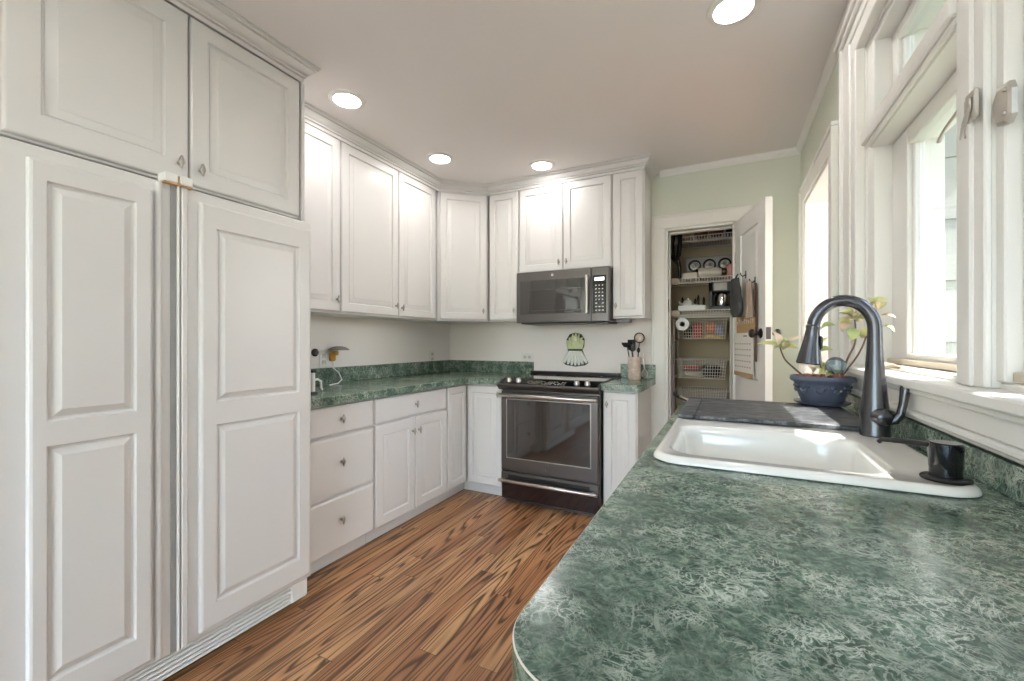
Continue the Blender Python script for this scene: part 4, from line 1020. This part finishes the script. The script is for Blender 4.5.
utensil('spatula', 'black spatula standing behind the spoons in the beige crock', 'spatula', 0.0, 0.014, -0.026, 0.03, [('handle', hnd(0.005), M['black']), ('blade', lambda mb, top: mb.box(top.x - 0.03, top.x + 0.03, top.y - 0.003, top.y + 0.003, top.z - 0.005, top.z + 0.075, 0.003), M['black'])], 0.21)
utensil('strainer', 'round-rimmed strainer standing tallest at the right of the beige crock', 'strainer', 0.01, 0.006, 0.034, 0.012, [('handle', hnd(0.004), M['black']), ('rim', ringf, M['black']), ('mesh', mesh_disc, M['crock'])], 0.262)
utensil('pastry_brush', 'dark short-handled brush leaning right in the beige crock', 'brush', 0.014, -0.01, 0.036, -0.03, [('handle', hnd(0.005), M['steel']), ('tip', oval(0.012, 0.02), M['black'])], 0.19)
t = thing('wire_whisk', 'wire whisk standing head down on the counter right of the crock', 'whisk', (-0.556, 3.31, CZ1 + 0.002))
mb = MB(); whisk(mb, Vector((0, 0, 0.0))); mb.build('wires', M['steel_light'], t)
mb = MB(); mb.tube([(0, 0, 0.078), (-0.008, 0.0, 0.13), (-0.016, 0.0, 0.185)], [0.005, 0.0055, 0.0055], 10); mb.build('handle', M['steel_light'], t)

# ---------------------------------------------------------------- pantry closet
QX0, QX1, QY1 = -0.62, 0.20, 4.27
sbox('wall_pantry', M['pantry_wall'], (QX0 - 0.05, QX0, YB + 0.115, QY1, 0, ZC), (QX1, QX1 + 0.05, YB + 0.115, QY1, 0, ZC), (QX0 - 0.05, QX1 + 0.05, QY1, QY1 + 0.05, 0, ZC))
def wire_shelf(z, lab):
    t = thing('wire_shelf', lab, 'shelf', (QX0, 3.80, z), 0, 'white wire shelves in the pantry')
    L = QX1 - QX0 - 0.002; mb = MB()
    n = int(L / 0.021)
    for k in range(n):
        x = 0.01 + k * 0.021
        mb.box(x - 0.0012, x + 0.0012, 0, 0.465, 0.0, 0.0025); mb.box(x - 0.0028, x + 0.0028, -0.003, 0.001, -0.036, 0.004)
    for y, zz in ((0.0, 0.004), (0.0, -0.036), (0.2, -0.002), (0.44, -0.002)): mb.box(0.002, L, y - 0.004, y + 0.003, zz - 0.004, zz + 0.003, 0.001)
    mb.build('wire_deck', M['wire'], t, smooth=0)
    mb = MB(); mb.box(0.195, 0.262, -0.008, 0.0, -0.042, 0.008, 0.002); mb.build('bracket', M['wire_edge'], t, smooth=0)
    return t
SH1, SH2, SH3 = 2.062, 1.720, 1.455
wire_shelf(SH1, 'topmost white wire shelf in the pantry, holding brown baskets')
wire_shelf(SH2, 'middle white wire shelf in the pantry, holding the three-ring grey box')
wire_shelf(SH3, 'lower white wire shelf in the pantry, holding the coffee maker')
def lump(nm, lab, cat, m, loc, size, kind='box', group=None, rot=0):
    mb = MB(); a, b, c = size
    if kind == 'box': mb.box(-a / 2, a / 2, -b / 2, b / 2, 0, c, min(size) * 0.12, 0, 2)
    elif kind == 'can': mb.lathe([(a * 0.46, 0), (a / 2, 0.004), (a / 2, c - 0.004), (a * 0.46, c)], seg=20)
    elif kind == 'pouch':
        b2 = bmesh.new(); bmesh.ops.create_uvsphere(b2, u_segments=14, v_segments=8, radius=1)
        for v in b2.verts:
            f = lambda q: math.copysign(abs(q) ** 0.5, q)
            v.co = Vector((f(v.co.x) * a / 2, v.co.y * b / 2, c / 2 + f(v.co.z) * c / 2))
        mb.merge(b2)
    o = mb.build(nm, m, loc=loc, rotz=rot); tag(o, lab, cat, group); return o
ZS = 0.0045
def basket_lidded(x, lab):
    mb = MB(); mb.lathe([(0.04, 0), (0.052, 0.02), (0.056, 0.06), (0.05, 0.085), (0.044, 0.085), (0.05, 0.06), (0.042, 0.012)], seg=20)
    o = mb.build('wicker_basket', M['brown'], loc=(x, 3.87, SH1 + ZS)); tag(o, lab, 'basket', 'brown baskets on the top pantry shelf')
basket_lidded(-0.20, 'small brown wicker basket on the top pantry shelf, left one'); basket_lidded(-0.085, 'small brown wicker basket on the top pantry shelf, right one beside the dark tray')
lump('serving_tray', 'dark shallow tray on the top pantry shelf at the right', 'tray', M['black'], (0.05, 3.92, SH1 + ZS), (0.13, 0.16, 0.055))
lump('tan_packet', 'pale tan flat packet on the top pantry shelf at the left', 'packet', M['tan'], (-0.335, 3.90, SH1 + ZS), (0.12, 0.12, 0.035))
# three-ring grey box
t = thing('three_ring_box', 'grey box with three dark ring dials standing on the middle pantry shelf', 'appliance box', (-0.14, 4.02, SH2 + ZS))
mb = MB(); mb.box(-0.185, 0.185, -0.04, 0.05, 0, 0.20, 0.004); mb.build('box', M['grey_box'], t, smooth=0)
for x in (-0.115, 0.0, 0.115):
    mb = MB(); mb.lathe([(0.05, 0), (0.051, 0.006), (0.040, 0.010), (0.037, 0.004), (0.037, 0)], (x, -0.0405, 0.125), 28, axis='-y', caps=False); r_ = mb.build('ring', M['black'], t)
    mb = MB(); mb.lathe([(0.034, 0), (0.033, 0.003), (0.014, 0.004), (0.012, 0.012), (0.006, 0.014)], (x, -0.0405, 0.125), 24, axis='-y'); mb.build('dial', M['steel'], r_)
lump('white_carton', 'white carton on the middle pantry shelf under the grey box', 'carton', M['offwhite'], (-0.285, 3.87, SH2 + ZS), (0.12, 0.1, 0.05))
t = thing('bottle', 'pale bottle lying on its side with dark cap on the middle pantry shelf', 'bottle', (-0.13, 3.855, SH2 + ZS + 0.042))
mb = MB(); mb.lathe([(0.03, -0.09), (0.041, -0.085), (0.041, 0.0), (0.033, 0.07), (0.024, 0.085)], seg=20, axis='x'); mb.build('bottle_body', M['offwhite'], t)
mb = MB(); mb.lathe([(0.026, 0.085), (0.027, 0.115), (0.022, 0.12)], seg=20, axis='x'); mb.build('cap', M['bronze'], t)
lump('dark_jar', 'small dark jar on the middle pantry shelf between carton and bottle', 'jar', M['black'], (-0.222, 3.93, SH2 + ZS), (0.05, 0.05, 0.085), 'can')
lump('pink_can', 'pink and white can on the middle pantry shelf at the right', 'can', M['pinkwrap'], (0.02, 3.88, SH2 + ZS), (0.075, 0.075, 0.10), 'can')
# lower shelf: tray with small things, coffee maker
mb = MB()
mb.box(-0.105, 0.105, -0.06, 0.06, 0, 0.006, 0.001)
for b in ((-0.105, 0.105, -0.06, -0.056), (-0.105, 0.105, 0.056, 0.06), (-0.105, -0.101, -0.06, 0.06), (0.101, 0.105, -0.06, 0.06)): mb.box(*b, 0, 0.042, 0.001)
o = mb.build('white_tray', M['white_plastic'], loc=(-0.265, 3.87, SH3 + ZS), smooth=0); tag(o, 'white shallow bin on the lower pantry shelf holding small kitchen tools', 'bin')
t = thing('white_teapot', 'round white teapot in the white bin on the lower pantry shelf', 'teapot', (-0.30, 3.87, SH3 + ZS + 0.0065))
mb = MB(); mb.lathe([(0.025, 0), (0.042, 0.02), (0.046, 0.045), (0.036, 0.075), (0.02, 0.085), (0.008, 0.088), (0.009, 0.1), (0.001, 0.102)], seg=24); mb.build('teapot_body', M['porcelain'], t)
mb = MB(); mb.tube([(-0.04, 0, 0.05), (-0.062, 0, 0.058), (-0.07, 0, 0.075)], [0.01, 0.008, 0.006], 10); mb.build('spout', M['porcelain'], t)
for i, (x, h, lab) in enumerate(((-0.345, 0.115, 'tall dark pepper mill at the left of the white pantry bin'), (-0.245, 0.10, 'short dark mill beside the white teapot'), (-0.222, 0.13, 'tallest dark mill in the middle of the white pantry bin'), (-0.18, 0.11, 'dark mill at the right end of the white pantry bin'))):
    mb = MB(); mb.lathe([(0.012, 0), (0.013, 0.01), (0.008, h * 0.5), (0.011, h * 0.7), (0.009, h * 0.85), (0.002, h)], seg=16)
    o = mb.build('pepper_mill', M['black'], loc=(x, 3.905, SH3 + ZS + 0.0065)); tag(o, lab, 'mill', 'dark mills in the pantry bin')
mb = MB(); mb.tube([(0.04 * math.cos(a), 0, 0.042 * math.sin(a)) for a in [PI * k / 14 for k in range(15)]], 0.006, 8)
o = mb.build('metal_handle', M['steel_light'], loc=(-0.243, 3.835, SH3 + ZS + 0.0065)); tag(o, 'curved metal handle sticking up at the front of the white pantry bin', 'handle')
t = thing('coffee_maker', 'black and steel coffee maker at the right of the lower pantry shelf', 'coffee maker', (-0.055, 3.90, SH3 + ZS))
mb = MB(); mb.box(-0.085, 0.085, -0.07, 0.10, 0, 0.03, 0.004); mb.box(-0.085, -0.055, -0.07, 0.10, 0.03, 0.235, 0.004); mb.box(-0.055, 0.085, 0.04, 0.10, 0.03, 0.235, 0.004); mb.box(-0.085, 0.085, -0.07, 0.10, 0.145, 0.235, 0.005); mb.build('housing', M['black'], t, smooth=0)
mb = MB(); mb.box(-0.05, 0.05, -0.073, -0.069, 0.155, 0.225, 0.002); mb.build('display_panel', M['steel'], t, smooth=0)
mb = MB(); mb.lathe([(0.05, 0.031), (0.054, 0.04), (0.054, 0.11), (0.04, 0.13), (0.036, 0.142)], (0.012, -0.018, 0), 24); c_ = mb.build('carafe', M['chrome'], t)
mb = MB(); mb.tube([(0.03, -0.066, 0.12), (0.034, -0.095, 0.115), (0.034, -0.098, 0.07), (0.03, -0.068, 0.055)], 0.006, 8); mb.build('handle', M['steel_light'], c_)
# basket tower
t = thing('basket_tower', 'white wire frame with runners for three pull-out pantry baskets', 'rack', (-0.195, 3.86, 0))
mb = MB()
for x in (-0.215, 0.215):
    for y in (0.0, 0.33): mb.box(x - 0.008, x + 0.008, y - 0.008, y + 0.008, 0, 1.415, 0.002)
    for z in (0.52, 0.90, 1.22, 1.405): mb.box(x - 0.008, x + 0.008, 0, 0.33, z - 0.008, z + 0.008, 0.002)
mb.box(-0.215, 0.215, -0.006, 0.006, 1.40, 1.415, 0.002)
mb.build('frame', M['wire'], t, smooth=0)
def wire_basket(z, h, lab):
    b = thing('wire_basket', lab, 'basket', (-0.195, 3.86, z), 0, 'white wire baskets in the tower')
    mb = MB(); W0, W1 = 0.185, 0.170
    def wire(p, q, r=0.0021): mb.tube([p, q], r, 4)
    for (y, sgn) in ((-0.012, 1), (0.32, 1)):
        n = 19
        for k in range(n + 1):
            u = -1 + 2 * k / n; wire((u * W0, y, h), (u * W1, y + 0.006, 0))
        for k in range(7):
            v = k / 6; ww = W1 + (W0 - W1) * v; wire((-ww, y + 0.006 * (1 - v), h * v), (ww, y + 0.006 * (1 - v), h * v), 0.003 if k in (0, 6) else 0.0021)
    for s in (-1, 1):
        for k in range(8):
            v = k / 7; ww = W1 + (W0 - W1) * v; wire((s * ww, -0.008, h * v), (s * ww, 0.32, h * v))
        for k in range(14): y = 0.32 * k / 13; wire((s * W0, y, h), (s * W1, y, 0))
        wire((s * W0, -0.012, h), (s * 0.205, -0.012, h), 0.003); wire((s * 0.2, -0.012, h), (s * 0.2, 0.32, h), 0.003)
    for k in range(19): u = -1 + 2 * k / 18; wire((u * W1, -0.006, 0), (u * W1, 0.32, 0))
    mb.build('wire_mesh', M['wire'], b, smooth=0)
wire_basket(1.228, 0.155, 'topmost white wire pantry basket full of coloured packets')
wire_basket(0.90, 0.155, 'middle white wire pantry basket with red and black contents')
wire_basket(0.66, 0.14, 'lowest visible white wire pantry basket behind the counter edge')
G1 = 'packets in the pantry baskets'
for nm, lab, m, x, z, s in (
    ('snack_packet', 'red packet in the topmost pantry basket, at the left', 'red', -0.228, 1.235, (0.08, 0.10, 0.13)),
    ('snack_packet', 'orange packet in the topmost pantry basket, right of centre', 'orange', -0.130, 1.27, (0.08, 0.08, 0.10)),
    ('snack_packet', 'blue-grey packet in the topmost pantry basket, at the right', 'bluewrap', -0.066, 1.25, (0.07, 0.08, 0.09)),
    ('snack_packet', 'yellow flat packet low in the topmost pantry basket', 'yellow', -0.11, 1.232, (0.16, 0.03, 0.035)),
    ('snack_packet', 'dark packet in the topmost pantry basket, far left', 'black', -0.305, 1.235, (0.07, 0.10, 0.10)),
    ('snack_packet', 'red flat packet in the middle pantry basket, at the left', 'red', -0.275, 0.96, (0.13, 0.10, 0.045)),
    ('snack_packet', 'black packet in the middle pantry basket, at the right', 'black', -0.12, 0.906, (0.15, 0.12, 0.105)),
    ('snack_packet', 'cream packet in the middle pantry basket, beneath the red one', 'offwhite', -0.265, 0.906, (0.14, 0.10, 0.05)),
    ('snack_packet', 'red packet in the lowest visible pantry basket', 'red', -0.10, 0.666, (0.12, 0.10, 0.06)),
    ('snack_packet', 'dark grey packet in the lowest visible pantry basket', 'grey_fabric', -0.26, 0.666, (0.15, 0.10, 0.06))):
    lump(nm, lab, 'packet', M[m], (x, 3.93, z), s, 'pouch', G1)
mb = MB(); mb.lathe([(0.05, -0.05), (0.052, -0.045), (0.052, 0.045), (0.05, 0.05), (0.02, 0.05), (0.018, 0.045), (0.018, -0.045), (0.02, -0.05)], seg=28, axis='-y')
b = mb.build('paper_roll', M['white_plastic'], loc=(-0.332, 3.785, 1.345)); tag(b, 'white paper roll hung end-on at the upper left of the basket tower', 'paper roll')
t = thing('black_apron', 'black looped strap and pouch hanging at the left of the pantry', 'apron', (-0.372, 3.74, 2.15))
mb = MB()
lp_ = [(0.0, 0, 0), (-0.028, 0.0, -0.04), (-0.04, 0, -0.14), (-0.035, 0, -0.25), (-0.012, 0, -0.29), (0.012, 0, -0.24), (0.022, 0, -0.14), (0.02, 0, -0.05), (0, 0, 0)]
mb.tube(lp_, [0.024, 0.030, 0.024, 0.026, 0.028, 0.022, 0.022, 0.028, 0.024], 10, flat=0.8); mb.build('strap', M['black'], t)
mb = MB(); mb.tube([(0.005, 0, -0.27), (0.018, 0, -0.34), (0.022, 0, -0.43)], [0.016, 0.014, 0.012], 10); mb.build('tail', M['black'], t)
mb = MB(); mb.tube([(0, 0.0, 0.005), (0, 0.0, 0.02), (-0.02, 0.0, 0.026)], 0.004, 6); mb.build('hook', M['steel'], t)
t = thing('broom', 'lavender-handled broom standing at the left inside the pantry', 'broom', (-0.405, 3.665, 0))
mb = MB(); mb.tube([(0, 0, 0.1), (0, 0, 1.02)], 0.0135, 12); mb.build('handle', M['lavender'], t)
mb = MB(); mb.tube([(0, 0, 1.02), (0, 0, 1.25), (0, 0, 1.26)], [0.015, 0.014, 0.008], 12); mb.build('grip', M['grey_box'], t)
mb = MB(); mb.box(-0.06, 0.10, -0.02, 0.02, 0.0, 0.11, 0.01); mb.build('brush', M['grey_fabric'], t)
t = thing('stick_tool', 'black-handled pale stick leaning in front of the lowest pantry basket', 'tool', (-0.28, 3.72, 0.0))
mb = MB(); mb.tube([(0.02, 0, 0.001), (-0.02, 0.02, 0.40), (-0.10, 0.0, 0.745)], 0.008, 8); mb.build('pole', M['steel_light'], t)
mb = MB(); mb.tube([(-0.12, -0.01, 0.79), (-0.095, -0.01, 0.765), (-0.02, -0.01, 0.735), (0.0, -0.01, 0.725)], [0.012, 0.014, 0.013, 0.011], 10); mb.build('handle', M['black'], t)
mb = MB(); mb.tube([(-0.07, -0.022, 0.765), (0.03, -0.022, 0.725)], 0.008, 8); mb.build('sleeve', M['offwhite'], t)

# pantry door, swung open into the kitchen
DA = math.radians(-74.94); DL = 0.57
t = thing('pantry_door', 'open white panelled pantry door hung with a bag, towel and calendar', 'door', (0.045, 3.450, 0.012), DA)
DP = Vector(t.location)
mb = MB()
FLD = [(0.115, DL - 0.115, 0.22, 0.80), (0.115, DL - 0.115, 0.95, 1.92)]
panel_slab(mb, 0.002, DL, 0, 2.036, 0.036, 0.0, FLD, edge=0.003)
b2 = MB(); panel_slab(b2, 0.002, DL, 0, 2.036, 0.0, -0.003, FLD, edge=0.001)
for v in b2.bm.verts: v.co.y = 0.036 - v.co.y
b2.bm.faces.ensure_lookup_table(); mb.merge(b2.bm)
mb.build('door_leaf', M['trim'], t, smooth=25)
for s, y in ((1, 0.0), (-1, 0.040)):
    mb = MB()
    prof = [(0.030, 0), (0.030, 0.004), (0.024, 0.007), (0.010, 0.010), (0.009, 0.028), (0.018, 0.034), (0.026, 0.044), (0.027, 0.054), (0.020, 0.063), (0.006, 0.066)]
    mb.lathe([(r, z * s) for r, z in prof], (0.505, y, 1.24), 24, axis='-y'); mb.build('knob', M['black'], t)
mb = MB(); mb.box(DL, DL + 0.0012, 0.005, 0.031, 1.205, 1.275, 0.0004); mb.build('latch_plate', M['steel'], t, smooth=0)
for z in (0.25, 1.75):
    mb = MB(); mb.tube([(-0.004, 0.006, z), (-0.004, 0.006, z + 0.08)], 0.006, 8); mb.build('hinge', M['brass'], t)
def door_pt(x, y, z): return tuple(DP + Matrix.Rotation(DA, 3, 'Z') @ Vector((x, y, z - DP.z)))
# hooks with things hanging
for x, z in ((0.235, 1.645), (0.41, 1.58)):
    mb = MB(); mb.box(x - 0.008, x + 0.008, -0.004, -0.0005, z - 0.025 - DP.z, z + 0.025 - DP.z, 0.001); mb.tube([(x, -0.003, z - DP.z), (x, -0.02, z - 0.012 - DP.z), (x, -0.032, z - DP.z), (x, -0.034, z + 0.012 - DP.z)], 0.004, 8); mb.build('hook', M['black'], t)
bag = thing('oven_mitt_bag', 'dark grey quilted mitt-like bag hanging from the pantry door hook', 'bag', door_pt(0.262, -0.062, 1.36), DA)
mb = MB(); K = 12; lp_ = []
for i in range(K + 1):
    u = i / K; z = 0.005 + 0.255 * u; wd = 0.12 * (1 - 0.45 * u) * (0.55 + 0.45 * min(1, u * 5)); th = 0.033 * (1 - 0.5 * u) * (0.6 + 0.4 * min(1, u * 4)) * (1 + 0.12 * math.sin(u * 20))
    lp_.append([(-0.045 * u + wd * math.cos(a), th * math.sin(a), z) for a in [2 * PI * k / 18 for k in range(18)]])
mb.loops(lp_); mb.build('pouch', M['grey_fabric'], bag, smooth=60)
mb = MB(); mb.tube([(-0.06, 0.0, 0.25), (-0.055, 0.012, 0.28), (-0.05, 0.02, 0.292), (-0.045, 0.012, 0.28), (-0.035, 0, 0.25)], 0.004, 8); mb.build('loop', M['black'], bag)
def draped(nm, lab, cat, x0, x1, z0, z1, y, m, amp, fr, taper=0.0):
    o = thing(nm, lab, cat, door_pt((x0 + x1) / 2, y, z0), DA)
    mb = MB(); hw = (x1 - x0) / 2; n, k = 22, 10
    for off in (0.0, 0.003):
        v = [[mb.bm.verts.new(((-hw + 2 * hw * i / n) * (1 - taper * j / k), off + amp * math.sin(fr * i / n * 2 * PI) * (0.3 + 0.7 * (1 - j / k)), (z1 - z0) * j / k)) for i in range(n + 1)] for j in range(k + 1)]
        for j in range(k):
            for i in range(n): mb.bm.faces.new((v[j][i], v[j][i + 1], v[j + 1][i + 1], v[j + 1][i]))
    mb.build('cloth', m, o, smooth=80); return o
tw = draped('dish_towel', 'taupe dish towel hanging beside the dark bag on the pantry door', 'towel', 0.325, 0.475, 1.352, 1.578, -0.034, M['towel'], 0.010, 2.5, 0.45)
draped('brown_strap', 'long brown strap hanging behind the towel on the pantry door', 'strap', 0.435, 0.468, 1.08, 1.56, -0.012, M['belt'], 0.004, 1.0)
cal = thing('wall_calendar', 'paper calendar with tan picture page hung on the open pantry door', 'calendar', door_pt(0.28, -0.012, 0.972), DA)
mb = MB(); mb.box(-0.19, 0.165, -0.004, 0.0, 0.285, 0.40, 0.001); pp = mb.build('picture_page', M['tan'], cal, smooth=0)
mb = MB()
for k in range(9):
    x = -0.17 + k * 0.038; h = 0.03 + 0.02 * ((k * 5) % 3)
    mb.box(x, x + 0.006, -0.0048, -0.0041, 0.345, 0.345 + h * 0.7); mb.box(x - 0.006, x + 0.012, -0.0048, -0.0041, 0.35 + h * 0.25, 0.353 + h * 0.35)
mb.build('pale_trees', M['paper'], pp, smooth=0)
mb = MB(); mb.box(-0.235, 0.145, -0.0055, -0.001, 0.0, 0.288, 0.001); dp_ = mb.build('date_page', M['paper'], cal, smooth=0)
mb = MB(); mb.box(-0.235, 0.145, -0.007, -0.0056, 0.0, 0.028, 0.0005); mb.build('bottom_band', M['tan'], dp_, smooth=0)
mb = MB()
for r in range(5):
    for c in range(7): mb.box(-0.21 + c * 0.048, -0.19 + c * 0.048, -0.0062, -0.0056, 0.06 + r * 0.038, 0.068 + r * 0.038)
mb.box(-0.04, 0.03, -0.0062, -0.0056, 0.262, 0.272)
mb.build('date_marks', M['print'], dp_, smooth=0)
